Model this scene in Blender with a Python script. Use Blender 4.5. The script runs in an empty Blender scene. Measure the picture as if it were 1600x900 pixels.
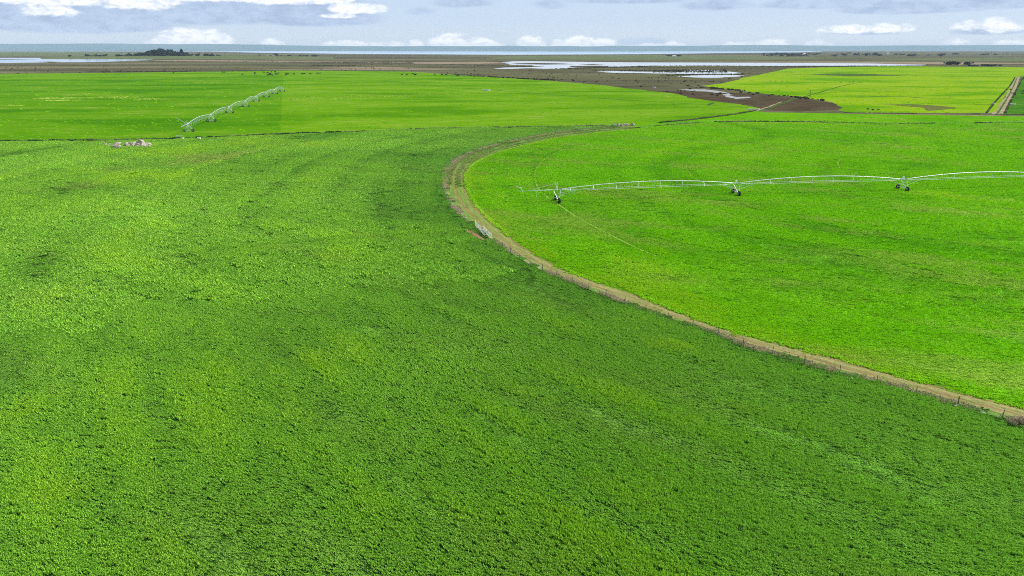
import bpy, bmesh, math, random
import numpy as np
from mathutils import Vector, Matrix

random.seed(7)
RNG = np.random.default_rng(11)
SC = bpy.context.scene
COL = SC.collection
R = math.radians

# ------------------------------------------------------------------ camera
CAM_H = 42.0
FPX = 1067.0                       # focal length in photo pixels (1600 wide)
HORIZON = 76.0
PITCH = math.atan((450 - HORIZON) / FPX)
cam_d = bpy.data.cameras.new('camera')
cam_d.sensor_width = 36.0
cam_d.lens = 36.0 * FPX / 1600.0
cam_d.clip_start = 0.5
cam_d.clip_end = 120000.0
cam = bpy.data.objects.new('camera', cam_d)
COL.objects.link(cam)
cam.location = (0, 0, CAM_H)
cam.rotation_euler = (math.pi / 2 - PITCH, 0, 0)
SC.camera = cam

# ------------------------------------------------------------------ exposure
SC.view_settings.view_transform = 'Standard'
SC.view_settings.look = 'None'
SC.view_settings.gamma = 1.0
SC.view_settings.use_curve_mapping = False
SC.view_settings.exposure = 0.6
SC.cycles.use_denoising = False
SC.cycles.filter_width = 1.0
SC.cycles.sample_clamp_indirect = 4.0
SC.cycles.max_bounces = 5
SC.cycles.diffuse_bounces = 2
SC.cycles.glossy_bounces = 2
SC.cycles.transmission_bounces = 2
SC.cycles.volume_bounces = 0

# ------------------------------------------------------------------ node helpers
class NT:
    def __init__(self, tree):
        self.t = tree; self.n = tree.nodes; self.l = tree.links
    def new(self, kind, **kw):
        nd = self.n.new(kind)
        for k, v in kw.items(): setattr(nd, k, v)
        return nd
    def put(self, sock, v):
        if hasattr(v, 'is_output'): self.l.new(v, sock)
        elif isinstance(v, bpy.types.Node): self.l.new(v.outputs[0], sock)
        elif v is not None: sock.default_value = v
    def m(self, op, a, b=None, c=None, clamp=False):
        nd = self.new('ShaderNodeMath', operation=op, use_clamp=clamp)
        self.put(nd.inputs[0], a)
        if b is not None: self.put(nd.inputs[1], b)
        if c is not None: self.put(nd.inputs[2], c)
        return nd.outputs[0]
    def noise(self, vec, scale, detail=3.0, rough=0.55, dist=0.0):
        nd = self.new('ShaderNodeTexNoise')
        self.put(nd.inputs['Vector'], vec)
        nd.inputs['Scale'].default_value = scale
        nd.inputs['Detail'].default_value = detail
        nd.inputs['Roughness'].default_value = rough
        nd.inputs['Distortion'].default_value = dist
        return nd.outputs[0]
    def mix(self, f, a, b):
        nd = self.new('ShaderNodeMix', data_type='RGBA')
        self.put(nd.inputs[0], f)
        for s, v in ((nd.inputs[6], a), (nd.inputs[7], b)):
            if isinstance(v, (tuple, list)): v = (*v[:3], 1)
            self.put(s, v)
        return nd.outputs[2]
    def step(self, x, lo, hi):
        nd = self.new('ShaderNodeMapRange', interpolation_type='SMOOTHSTEP')
        self.put(nd.inputs[0], x)
        nd.inputs[1].default_value = lo; nd.inputs[2].default_value = hi
        return nd.outputs[0]
    def scalev(self, vec, s):
        nd = self.new('ShaderNodeVectorMath', operation='MULTIPLY')
        self.put(nd.inputs[0], vec); nd.inputs[1].default_value = s
        return nd.outputs[0]

# ------------------------------------------------------------------ pixel -> place
cp, sp = math.cos(PITCH), math.sin(PITCH)
def ray(px, py):
    a = (px - 800) / FPX; b = (450 - py) / FPX
    return Vector((a, cp + b * sp, -sp + b * cp))
def at(px, py, z=0.0):
    d = ray(px, py); t = (z - CAM_H) / d.z
    return Vector((d.x * t, d.y * t, z))
def pts(lst, z=0.0):
    return [at(x, y, z) for x, y in lst]
def at_dist(px, dist, z=0.0):
    d = ray(px, HORIZON + 0.01); t = dist / d.y
    return Vector((d.x * t, dist, z))

# ------------------------------------------------------------------ sun and sky
SUN_EL = R(47); SUN_AZ = R(80)              # azimuth clockwise from the view direction
sd = Vector((math.sin(SUN_AZ) * math.cos(SUN_EL), math.cos(SUN_AZ) * math.cos(SUN_EL), math.sin(SUN_EL)))
sun_l = bpy.data.lights.new('sun', 'SUN')
sun_l.energy = 4.2
sun_l.angle = R(0.6)
sun_l.color = (1.0, 0.955, 0.88)
sun = bpy.data.objects.new('sun', sun_l)
COL.objects.link(sun)
sun.rotation_euler = (-sd).to_track_quat('-Z', 'Y').to_euler()
sun.location = (60, 40, 120)

world = bpy.data.worlds.new('World')
SC.world = world
world.use_nodes = True
w = NT(world.node_tree)
w.n.clear()
sky = w.new('ShaderNodeTexSky', sky_type='NISHITA')
sky.sun_disc = False
sky.sun_elevation = SUN_EL
sky.sun_rotation = SUN_AZ
sky.altitude = 50
sky.air_density = 1.0
sky.dust_density = 0.6
sky.ozone_density = 2.0
tc = w.new('ShaderNodeTexCoord')
sep = w.new('ShaderNodeSeparateXYZ')
w.l.new(tc.outputs['Generated'], sep.inputs[0])
az = w.m('ARCTAN2', sep.outputs[0], sep.outputs[1])
el = w.m('ARCSINE', sep.outputs[2])
cmb = w.new('ShaderNodeCombineXYZ')
w.put(cmb.inputs[0], az); w.put(cmb.inputs[1], w.m('MULTIPLY', el, 2.2))
n_big = w.noise(cmb.outputs[0], 9.0, 6, 0.6, 0.3)
n_mid = w.noise(cmb.outputs[0], 38.0, 6, 0.66, 0.2)
n_lit = w.noise(w.scalev(cmb.outputs[0], (1.0, 1.0, 1.0)), 70.0, 5, 0.65, 0.6)
def blob_field(blobs):
    out = None
    for px, py, rx, ry, k in blobs:
        d = ray(px, py).normalized()
        a0 = math.atan2(d.x, d.y); e0 = math.asin(d.z)
        c = math.cos(a0) ** 2
        dx = w.m('MULTIPLY', w.m('SUBTRACT', az, a0), FPX / (rx * c))
        de = w.m('SUBTRACT', el, e0)
        up = w.m('MULTIPLY', de, FPX / ry)
        dn = w.m('MULTIPLY', de, -2.0 * FPX / ry)
        dy = w.m('MAXIMUM', up, dn)
        r2 = w.m('ADD', w.m('MULTIPLY', dx, dx), w.m('MULTIPLY', dy, dy))
        g = w.m('MULTIPLY', w.m('SUBTRACT', 1.0, r2), k)
        out = g if out is None else w.m('MAXIMUM', out, g)
    return w.m('MAXIMUM', out, -1.0)
CUMULUS = [(300, 66, 62, 19, 1.0), (270, 69, 40, 10, .8), (338, 66, 30, 14, .9), (427, 70, 20, 9, .9), (545, 72, 50, 8, .9),
           (600, 72, 40, 7, .7), (650, 72, 12, 10, .8), (703, 72, 34, 19, 1.0), (752, 72, 24, 13, .9), (735, 72, 60, 8, .6), (830, 71, 24, 17, 1.0),
           (875, 71, 18, 10, .7), (906, 71, 34, 14, 1.0), (940, 72, 22, 14, .8), (1052, 73, 20, 8, .8), (1020, 73, 40, 5, .7),
           (1150, 73, 30, 8, .8), (1210, 73, 30, 11, 1.0), (1275, 73, 26, 9, .7), (1500, 71, 30, 8, .5), (1580, 71, 40, 7, .6),
           (1325, 48, 50, 8, .6), (1390, 47, 36, 9, .8), (1545, 44, 60, 12, .55), (50, 2, 60, 14, .8), (80, 20, 40, 12, .5), (215, 6, 60, 16, .9), (120, 3, 50, 10, .7),
           (450, -2, 120, 16, 1.0), (555, 16, 45, 12, .9), (530, 26, 30, 5, .7), (300, -4, 80, 10, 1.0)]
GREY = [(120, 36, 190, 28, 1.0), (330, 26, 170, 24, 1.0), (470, 30, 130, 22, 1.0), (60, 8, 200, 26, .8), (400, 4, 200, 22, .9), (30, 40, 100, 14, .9),
        (720, 6, 60, 12, .7), (660, 18, 26, 10, .4), (860, 8, 30, 12, .6), (980, 2, 120, 10, .7), (1120, 10, 70, 14, .7), (1300, 6, 130, 14, .9),
        (1420, 14, 130, 14, 1.0), (1530, 8, 120, 12, .8), (1540, 50, 70, 8, .6), (1350, 52, 70, 6, .6), (1000, 66, 80, 8, .3)]
f_c = w.m('ADD', blob_field(CUMULUS), w.m('MULTIPLY', w.m('SUBTRACT', n_mid, 0.5), 2.6))
f_g = w.m('ADD', blob_field(GREY), w.m('MULTIPLY', w.m('SUBTRACT', n_big, 0.5), 2.0))
m_c = w.m('MULTIPLY', w.step(f_c, -0.14, 0.58), w.m('MULTIPLY_ADD', w.step(n_lit, .36, .6), .25, .75))
m_g = w.step(f_g, 0.05, 0.6)
# cloud deck higher up the sky, above what the photo shows
hi = w.step(el, 0.10, 0.30)
m_h = w.m('MULTIPLY', w.step(n_big, 0.45, 0.62), hi)
pale = w.new('ShaderNodeMix', data_type='RGBA')      # thin veil over the blue near the horizon
col = sky.outputs[0]
bg_sky = w.new('ShaderNodeBackground'); w.put(bg_sky.inputs[0], col); bg_sky.inputs[1].default_value = 0.085
bg_veil = w.new('ShaderNodeBackground'); w.put(bg_veil.inputs[0], w.mix(w.step(el, 0.0, 0.045), (0.78, 0.91, 1.08), (0.66, 0.82, 1.06))); bg_veil.inputs[1].default_value = 0.60
bg_grey = w.new('ShaderNodeBackground')
w.put(bg_grey.inputs[0], w.mix(w.step(w.m('ADD', w.m('MULTIPLY', n_mid, .6), w.m('MULTIPLY', n_big, .5)), .38, .68), (0.40, 0.53, 0.76), (0.62, 0.76, 1.0))); bg_grey.inputs[1].default_value = 0.60
bg_white = w.new('ShaderNodeBackground'); w.put(bg_white.inputs[0], w.mix(w.step(n_lit, .32, .55), (0.78, 0.85, 0.97), (1.0, 1.0, 1.0))); bg_white.inputs[1].default_value = 0.76
def mixs(f, a, b):
    nd = w.new('ShaderNodeMixShader'); w.put(nd.inputs[0], f)
    w.l.new(a.outputs[0], nd.inputs[1]); w.l.new(b.outputs[0], nd.inputs[2]); return nd
veil_f = w.m('MULTIPLY', w.m('SUBTRACT', 1.0, w.step(el, 0.05, 0.5)), 0.85)
s0 = mixs(veil_f, bg_sky, bg_veil)
s1 = mixs(w.m('MULTIPLY', m_g, 0.85), s0, bg_grey)
s2 = mixs(w.m('MULTIPLY', m_c, 0.92), s1, bg_white)
s3 = mixs(w.m('MULTIPLY', m_h, 0.7), s2, bg_white)
wo = w.new('ShaderNodeOutputWorld')
w.l.new(s3.outputs[0], wo.inputs[0])

# ------------------------------------------------------------------ numpy helpers
_perm = np.random.default_rng(5).random((256, 256))
def vnoise(x, y):
    xi = np.floor(x).astype(int); yi = np.floor(y).astype(int)
    xf = x - xi; yf = y - yi
    u = xf * xf * (3 - 2 * xf); v = yf * yf * (3 - 2 * yf)
    g = lambda a, b: _perm[a & 255, b & 255]
    return (g(xi, yi) * (1 - u) + g(xi + 1, yi) * u) * (1 - v) + (g(xi, yi + 1) * (1 - u) + g(xi + 1, yi + 1) * u) * v
def fbm(x, y, s, o=3):
    x = np.asarray(x, float) / s; y = np.asarray(y, float) / s
    t = 0; a = 0.5; n = 0
    for i in range(o):
        t = t + a * vnoise(x + 17.3 * i, y - 9.1 * i); n += a; x, y, a = x * 2.03, y * 2.03, a * 0.5
    return t / n
def inside(x, y, poly):
    x = np.asarray(x); y = np.asarray(y)
    res = np.zeros(x.shape, bool)
    n = len(poly)
    for i in range(n):
        x0, y0 = poly[i][0], poly[i][1]; x1, y1 = poly[(i + 1) % n][0], poly[(i + 1) % n][1]
        if y0 == y1: continue
        c = ((y0 > y) != (y1 > y)) & (x < (x1 - x0) * (y - y0) / (y1 - y0) + x0)
        res ^= c
    return res
def dist_line(x, y, line):
    best = np.full(np.shape(x), 1e9)
    for a, b in zip(line[:-1], line[1:]):
        ax, ay, bx, by = a[0], a[1], b[0], b[1]
        dx, dy = bx - ax, by - ay
        t = np.clip(((x - ax) * dx + (y - ay) * dy) / max(dx * dx + dy * dy, 1e-9), 0, 1)
        best = np.minimum(best, np.hypot(x - ax - t * dx, y - ay - t * dy))
    return best
def smooth(line, step):
    """Catmull-Rom through ground points, then even steps"""
    P = [np.array(p[:2]) for p in line]
    P = [2 * P[0] - P[1]] + P + [2 * P[-1] - P[-2]]
    out = []
    for i in range(1, len(P) - 2):
        for k in range(14):
            t = k / 14
            a, b, c, d = P[i - 1], P[i], P[i + 1], P[i + 2]
            out.append(0.5 * (2 * b + (c - a) * t + (2 * a - 5 * b + 4 * c - d) * t * t + (3 * b - a - 3 * c + d) * t ** 3))
    out.append(P[-2]); out = np.array(out)
    L = np.concatenate([[0], np.cumsum(np.hypot(*np.diff(out, axis=0).T))])
    n = max(2, int(L[-1] / step))
    s = np.linspace(0, L[-1], n + 1)
    return np.stack([np.interp(s, L, out[:, 0]), np.interp(s, L, out[:, 1])], 1)
def resample(line, n):
    out = np.asarray(line)
    L = np.concatenate([[0], np.cumsum(np.hypot(*np.diff(out, axis=0).T))])
    s = np.linspace(0, L[-1], n)
    return np.stack([np.interp(s, L, out[:, 0]), np.interp(s, L, out[:, 1])], 1)

# ------------------------------------------------------------------ object helpers
def obj(name, verts, faces, mat=None, parent=None, smooth_=False):
    me = bpy.data.meshes.new(name)
    me.from_pydata([tuple(v) for v in verts], [], [tuple(f) for f in faces])
    if smooth_: me.polygons.foreach_set('use_smooth', [True] * len(me.polygons))
    if mat: me.materials.append(mat)
    me.update()
    o = bpy.data.objects.new(name, me); COL.objects.link(o)
    if parent: o.parent = parent
    return o
def tag(o, label=None, cat=None, group=None, kind=None):
    if label: o['label'] = label
    if cat: o['category'] = cat
    if group: o['group'] = group
    if kind: o['kind'] = kind
    return o
def empty(name, loc, rz=0.0):
    o = bpy.data.objects.new(name, None); COL.objects.link(o)
    o.location = loc; o.rotation_euler = (0, 0, rz); o.empty_display_size = 0.5
    return o
def copy_tree(o, parent=None):
    c = o.copy(); COL.objects.link(c)
    if parent: c.parent = parent
    for ch in list(o.children): copy_tree(ch, c)
    return c

class MB:
    """collects tubes and boxes into one mesh"""
    def __init__(self): self.v = []; self.f = []
    def tube(self, path, r, n=6, cap=True):
        path = [Vector(p) for p in path]
        rs = r if isinstance(r, (list, tuple)) else [r] * len(path)
        base = len(self.v)
        for i, p in enumerate(path):
            a = path[max(i - 1, 0)]; b = path[min(i + 1, len(path) - 1)]
            t = (b - a).normalized()
            u = t.cross(Vector((0, 0, 1)))
            if u.length < 1e-3: u = t.cross(Vector((1, 0, 0)))
            u.normalize(); q = u.cross(t)
            for k in range(n):
                an = 2 * math.pi * k / n
                self.v.append(p + (u * math.cos(an) + q * math.sin(an)) * rs[i])
        for i in range(len(path) - 1):
            for k in range(n):
                a = base + i * n + k; b = base + i * n + (k + 1) % n
                self.f.append((a, b, b + n, a + n))
        if cap:
            self.f.append(tuple(base + k for k in range(n))[::-1])
            self.f.append(tuple(base + (len(path) - 1) * n + k for k in range(n)))
        return self
    def box(self, c, s, rz=0.0):
        c = Vector(c); b = len(self.v)
        co, si = math.cos(rz), math.sin(rz)
        for x in (-.5, .5):
            for y in (-.5, .5):
                for z in (-.5, .5):
                    X, Y, Z = x * s[0], y * s[1], z * s[2]
                    self.v.append(c + Vector((X * co - Y * si, X * si + Y * co, Z)))
        for q in ((0, 1, 3, 2), (4, 6, 7, 5), (0, 4, 5, 1), (2, 3, 7, 6), (0, 2, 6, 4), (1, 5, 7, 3)):
            self.f.append(tuple(b + k for k in q))
        return self
    def wheel(self, c, axis, r0, r1, wd, n=18):
        """ring with outer radius r0 and inner radius r1, width wd"""
        c = Vector(c); ax = Vector(axis).normalized()
        u = ax.cross(Vector((0, 0, 1))).normalized(); q = ax.cross(u)
        b = len(self.v)
        prof = [(r1, -.42), (r0 * .9, -.5), (r0, -.3), (r0, .3), (r0 * .9, .5), (r1, .42)]
        for k in range(n):
            an = 2 * math.pi * k / n; d = u * math.cos(an) + q * math.sin(an)
            for rr, h in prof: self.v.append(c + d * rr + ax * h * wd)
        m = len(prof)
        for k in range(n):
            for j in range(m):
                a = b + k * m + j; a2 = b + k * m + (j + 1) % m
                c2 = b + ((k + 1) % n) * m
                self.f.append((a, a2, c2 + (j + 1) % m, c2 + j))
        return self
    def build(self, name, mat, parent=None, sm=False):
        return obj(name, self.v, self.f, mat, parent, sm)

# ------------------------------------------------------------------ materials
def new_mat(name):
    m = bpy.data.materials.new(name); m.use_nodes = True
    t = NT(m.node_tree); t.n.clear()
    out = t.new('ShaderNodeOutputMaterial')
    b = t.new('ShaderNodeBsdfPrincipled')
    t.l.new(b.outputs[0], out.inputs[0])
    b.inputs['Roughness'].default_value = 0.9
    b.inputs['Specular IOR Level'].default_value = 0.0
    return m, t, b, out
def simple_mat(name, c, rough=0.7, metal=0.0, spec=0.3, var=0.25, scale=6.0):
    m, t, b, out = new_mat(name)
    tcn = t.new('ShaderNodeTexCoord')
    n = t.noise(tcn.outputs['Object'], scale, 4)
    dark = tuple(x * (1 - var) for x in c); lite = tuple(min(1, x * (1 + var)) for x in c)
    t.put(b.inputs['Base Color'], t.mix(n, dark, lite))
    b.inputs['Roughness'].default_value = rough
    b.inputs['Metallic'].default_value = metal
    b.inputs['Specular IOR Level'].default_value = spec
    return m
def pos_of(t):
    return t.new('ShaderNodeNewGeometry').outputs['Position']

def crop_mat(name, dark, mid, light, straw, pale=(0.36, 0.50, 0.13)):
    """leaf blades; tint/dry come from the tuft, tone from the single blade"""
    m, t, b, out = new_mat(name)
    at1 = t.new('ShaderNodeAttribute', attribute_type='INSTANCER', attribute_name='tint')
    at2 = t.new('ShaderNodeAttribute', attribute_type='INSTANCER', attribute_name='dry')
    at3 = t.new('ShaderNodeAttribute', attribute_type='GEOMETRY', attribute_name='tone')
    c = t.mix(t.step(at1.outputs['Fac'], 0.0, 0.5), dark, mid)
    c = t.mix(t.step(at1.outputs['Fac'], 0.5, 1.0), c, light)
    c = t.mix(at2.outputs['Fac'], c, straw)
    c = t.mix(t.m('MULTIPLY', t.step(at3.outputs['Fac'], 0.66, 0.92), 0.35), c, pale)
    hsv = t.new('ShaderNodeHueSaturation')
    t.put(hsv.inputs['Color'], c)
    t.put(hsv.inputs['Value'], t.m('MULTIPLY_ADD', at3.outputs['Fac'], 1.0, 0.5))
    t.put(hsv.inputs['Hue'], t.m('MULTIPLY_ADD', at3.outputs['Fac'], -0.03, 0.515))
    t.put(b.inputs['Base Color'], hsv.outputs[0])
    b.inputs['Roughness'].default_value = 0.6
    b.inputs['Specular IOR Level'].default_value = 0.03
    gn = t.new('ShaderNodeNewGeometry').outputs['Normal']
    va = t.new('ShaderNodeVectorMath', operation='MULTIPLY_ADD'); t.put(va.inputs[0], gn); va.inputs[1].default_value = (.6, .6, .6); va.inputs[2].default_value = (0, 0, .7)
    vn = t.new('ShaderNodeVectorMath', operation='NORMALIZE'); t.put(vn.inputs[0], va.outputs[0]); t.l.new(vn.outputs[0], b.inputs['Normal'])
    tr = t.new('ShaderNodeBsdfTranslucent'); t.put(tr.inputs[0], hsv.outputs[0])
    mx = t.new('ShaderNodeMixShader'); mx.inputs[0].default_value = 0.22
    t.l.new(b.outputs[0], mx.inputs[1]); t.l.new(tr.outputs[0], mx.inputs[2]); t.l.new(mx.outputs[0], out.inputs[0])
    return m

def field_mat(name, dark, mid, light, straw, s_big=1 / 90, straw_at=0.66, bump=0.5, fine=0.35, stretch=(1, 1, 1)):
    m, t, b, out = new_mat(name)
    p = t.scalev(pos_of(t), stretch)
    n1 = t.noise(p, s_big, 5, 0.55, 0.4)
    n2 = t.noise(p, s_big * 6, 4, 0.6)
    n3 = t.noise(p, 0.55, 4, 0.7)
    c = t.mix(t.step(n1, 0.36, 0.52), dark, mid)
    c = t.mix(t.step(t.m('MULTIPLY_ADD', n2, 0.5, t.m('MULTIPLY', n1, 0.5)), 0.46, 0.64), c, light)
    s = t.m('MULTIPLY', t.step(n2, straw_at, straw_at + 0.1), t.step(n1, 0.5, 0.62))
    c = t.mix(t.m('MULTIPLY', s, 0.55), c, straw)
    hsv = t.new('ShaderNodeHueSaturation'); t.put(hsv.inputs['Color'], c)
    t.put(hsv.inputs['Value'], t.m('MULTIPLY_ADD', n3, 2 * fine, 1 - fine))
    t.put(b.inputs['Base Color'], hsv.outputs[0])
    bp = t.new('ShaderNodeBump'); bp.inputs['Strength'].default_value = bump; bp.inputs['Distance'].default_value = 0.6
    t.put(bp.inputs['Height'], t.m('ADD', n3, t.m('MULTIPLY', t.noise(p, 0.12, 3), 2.0)))
    t.l.new(bp.outputs[0], b.inputs['Normal'])
    return m

A_D, A_M, A_L = (0.210, 0.520, 0.055), (0.285, 0.615, 0.054), (0.375, 0.690, 0.034)
B_D, B_M, B_L = (0.175, 0.620, 0.001), (0.300, 0.760, 0.002), (0.470, 0.820, 0.015)
STRAW = (0.42, 0.36, 0.17)
M = {}
M['left_crop'] = crop_mat('left_crop', A_D, A_M, A_L, STRAW)
M['right_crop'] = crop_mat('right_crop', B_D, B_M, B_L, (0.56, 0.66, 0.14))
M['left_soil'] = field_mat('left_soil', (0.012, 0.04, 0.006), (0.018, 0.06, 0.008), (0.035, 0.08, 0.008), (0.20, 0.16, 0.07))
M['right_soil'] = field_mat('right_soil', (0.03, 0.11, 0.003), (0.04, 0.14, 0.004), (0.08, 0.16, 0.008), (0.25, 0.24, 0.07))
M['far_field'] = field_mat('far_field', (0.056, 0.168, 0.001), (0.090, 0.218, 0.003), (0.128, 0.248, 0.012), (0.21, 0.24, 0.05), 1 / 60, 0.56, .5, .35, (0.4, 1, 1))
M['circle_field'] = field_mat('circle_field', (0.040, 0.148, 0.001), (0.067, 0.190, 0.002), (0.098, 0.220, 0.007), (0.21, 0.24, 0.05), 1 / 60, 0.56, .5, .35, (0.4, 1, 1))
M['gold_field'] = field_mat('gold_field', (0.082, 0.215, 0.001), (0.150, 0.27, 0.003), (0.200, 0.30, 0.012), (0.14, 0.14, 0.06), 1 / 70, 0.56, .5, .35, (0.5, 1, 1))
M['strip_field'] = field_mat('strip_field', (0.056, 0.20, 0.001), (0.080, 0.24, 0.002), (0.11, 0.27, 0.006), (0.21, 0.24, 0.05), 1 / 60, 0.62)
M['side_field'] = field_mat('side_field', (0.025, 0.11, 0.006), (0.038, 0.13, 0.008), (0.065, 0.16, 0.01), STRAW, 1 / 60, 0.62)

def marsh_mat():
    m, t, b, out = new_mat('marsh')
    p = pos_of(t)
    q = t.scalev(p, (0.28, 1.0, 1.0))
    n1 = t.noise(q, 1 / 420, 6, 0.6, 0.6)
    n2 = t.noise(q, 1 / 60, 5, 0.65, 0.4)
    n3 = t.noise(p, 1 / 7, 4, 0.7)
    c = t.mix(t.step(n1, 0.38, 0.6), (0.072, 0.064, 0.040), (0.098, 0.105, 0.046))
    c = t.mix(t.m('MULTIPLY', t.step(n2, 0.48, 0.64), 0.85), c, (0.040, 0.042, 0.026))
    c = t.mix(t.m('MULTIPLY', t.step(t.m('ADD', n1, t.m('MULTIPLY', n2, 0.5)), 0.80, 0.92), 0.7), c, (0.22, 0.18, 0.12))
    c = t.mix(t.m('MULTIPLY', t.step(n3, 0.5, 0.7), 0.5), c, (0.050, 0.046, 0.030))
    t.put(b.inputs['Base Color'], c)
    bp = t.new('ShaderNodeBump'); bp.inputs['Strength'].default_value = 0.6; bp.inputs['Distance'].default_value = 1.5
    t.put(bp.inputs['Height'], n3); t.l.new(bp.outputs[0], b.inputs['Normal'])
    return m
M['marsh'] = marsh_mat()

def patchy_mat(name, a, c_, d, s1=1 / 12, s2=0.8, bump=0.5):
    m, t, b, out = new_mat(name)
    p = pos_of(t)
    n1 = t.noise(p, s1, 5, 0.6, 0.5); n2 = t.noise(p, s2, 4, 0.7)
    c = t.mix(t.step(n1, 0.4, 0.62), a, c_)
    c = t.mix(t.step(n2, 0.5, 0.72), c, d)
    t.put(b.inputs['Base Color'], c)
    bp = t.new('ShaderNodeBump'); bp.inputs['Strength'].default_value = bump; bp.inputs['Distance'].default_value = 0.3
    t.put(bp.inputs['Height'], n2); t.l.new(bp.outputs[0], b.inputs['Normal'])
    return m
M['mud'] = patchy_mat('mud', (0.052, 0.041, 0.025), (0.070, 0.054, 0.032), (0.040, 0.037, 0.023), 1 / 25, 1 / 3)
M['sand'] = patchy_mat('sand', (0.22, 0.175, 0.12), (0.17, 0.135, 0.09), (0.27, 0.23, 0.17), 1 / 60, 1 / 8)
M['olive'] = patchy_mat('olive', (0.085, 0.115, 0.045), (0.11, 0.13, 0.055), (0.07, 0.08, 0.04), 1 / 120, 1 / 15)
M['gravel'] = patchy_mat('gravel', (0.30, 0.25, 0.17), (0.22, 0.18, 0.11), (0.13, 0.15, 0.06), 1 / 9, 1.2)
M['dark_grass'] = patchy_mat('dark_grass', (0.035, 0.085, 0.014), (0.06, 0.12, 0.02), (0.10, 0.10, 0.05), 1 / 10, 0.8)
M['dry_reed'] = patchy_mat('dry_reed', (0.085, 0.12, 0.02), (0.11, 0.11, 0.04), (0.07, 0.07, 0.03), 1 / 10, 0.8)
M['pale_grass'] = patchy_mat('pale_grass', (0.15, 0.29, 0.03), (0.20, 0.31, 0.05), (0.11, 0.25, 0.02), 1 / 6, 0.9)
M['brown_earth'] = patchy_mat('brown_earth', (0.19, 0.12, 0.065), (0.24, 0.155, 0.085), (0.15, 0.14, 0.06), 1 / 3, 1.5)

def verge_mat():
    m, t, b, out = new_mat('verge')
    p = pos_of(t)
    a = t.new('ShaderNodeAttribute', attribute_type='GEOMETRY', attribute_name='across')
    l = t.new('ShaderNodeAttribute', attribute_type='GEOMETRY', attribute_name='along')
    n1 = t.noise(p, 0.35, 5, 0.65, 0.4); n2 = t.noise(p, 1.6, 4, 0.7); n0 = t.noise(p, 1 / 14, 3, 0.6)
    u = t.m('ADD', a.outputs['Fac'], t.m('MULTIPLY_ADD', n1, 0.26, -0.13))
    green = t.mix(t.step(n2, 0.35, 0.65), (0.06, 0.16, 0.02), (0.15, 0.22, 0.055))
    straw = t.mix(t.step(n1, 0.42, 0.58), t.mix(n2, (0.20, 0.165, 0.095), (0.34, 0.29, 0.17)), (0.09, 0.18, 0.035))
    dirt = t.mix(t.step(n2, 0.3, 0.7), (0.16, 0.10, 0.045), (0.26, 0.18, 0.085))
    tan = t.mix(t.step(n2, 0.3, 0.7), (0.17, 0.185, 0.060), (0.26, 0.245, 0.095))
    tan = t.mix(t.m('SUBTRACT', 1.0, t.step(t.m('MULTIPLY_ADD', n0, .3, l.outputs['Fac']), 0.62, 1.0)), tan, (0.12, 0.20, 0.035))
    c = t.mix(t.step(u, 0.14, 0.24), straw, green)
    c = t.mix(t.step(t.m('ADD', u, t.m('MULTIPLY_ADD', n0, 0.1, -0.05)), 0.26, 0.36), c, tan)
    ruts = t.m('MAXIMUM', t.m('SUBTRACT', 1.0, t.m('MULTIPLY', t.m('ABSOLUTE', t.m('SUBTRACT', u, 0.50)), 14.0), clamp=True),
               t.m('SUBTRACT', 1.0, t.m('MULTIPLY', t.m('ABSOLUTE', t.m('SUBTRACT', u, 0.87)), 12.0), clamp=True))
    c = t.mix(t.m('MULTIPLY', t.step(ruts, 0.1, 0.6), t.step(t.m('ADD', n2, t.m('MULTIPLY', n0, .6)), .62, .86)), c, dirt)
    c = t.mix(t.m('MULTIPLY', t.step(u, 0.90, 0.98), 0.8), c, (0.09, 0.16, 0.03))
    # the far end of the lane is grassed over
    up = t.m('MULTIPLY', t.m('SUBTRACT', 1.0, t.step(l.outputs['Fac'], 0.36, 0.52)), t.step(t.m('ADD', n1, n0), 0.75, 1.0))
    c = t.mix(t.m('MULTIPLY', up, 1.0), c, green)
    cv = t.new('ShaderNodeCombineXYZ'); t.put(cv.inputs[0], t.m('MULTIPLY', a.outputs['Fac'], 16.0)); t.put(cv.inputs[1], t.m('MULTIPLY', l.outputs['Fac'], 55.0))
    stv = t.noise(cv.outputs[0], 1.0, 4, 0.65)
    hv = t.new('ShaderNodeHueSaturation'); t.put(hv.inputs['Color'], c); t.put(hv.inputs['Value'], t.m('MULTIPLY_ADD', stv, 1.6, 0.2))
    c = hv.outputs[0]
    t.put(b.inputs['Base Color'], c)
    bp = t.new('ShaderNodeBump'); bp.inputs['Strength'].default_value = 0.8; bp.inputs['Distance'].default_value = 0.15
    t.put(bp.inputs['Height'], t.m('ADD', n2, n1)); t.l.new(bp.outputs[0], b.inputs['Normal'])
    return m
M['verge'] = verge_mat()

def water_mat(name, c, rough=0.12):
    m, t, b, out = new_mat(name)
    t.put(b.inputs['Base Color'], (*c, 1))
    b.inputs['Roughness'].default_value = rough
    b.inputs['Specular IOR Level'].default_value = 0.5
    bp = t.new('ShaderNodeBump'); bp.inputs['Strength'].default_value = 0.05; bp.inputs['Distance'].default_value = 0.2
    t.put(bp.inputs['Height'], t.noise(pos_of(t), 0.3, 3)); t.l.new(bp.outputs[0], b.inputs['Normal'])
    return m
M['lagoon'] = water_mat('lagoon', (0.46, 0.46, 0.46))
M['creek'] = water_mat('creek', (0.24, 0.225, 0.205), 0.35)
M['pond'] = water_mat('pond', (0.30, 0.38, 0.52))
M['sea'] = water_mat('sea', (0.34, 0.46, 0.60), 0.25)
M['hill'] = patchy_mat('hill', (0.115, 0.190, 0.225), (0.130, 0.205, 0.230), (0.115, 0.185, 0.235), 1 / 900, 1 / 250, 0.2)  # blue of distance haze is painted into the base colours
M['steel'] = simple_mat('galvanised_steel', (0.54, 0.57, 0.56), 0.45, 0.25, 0.5, 0.10, 1.5)
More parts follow.
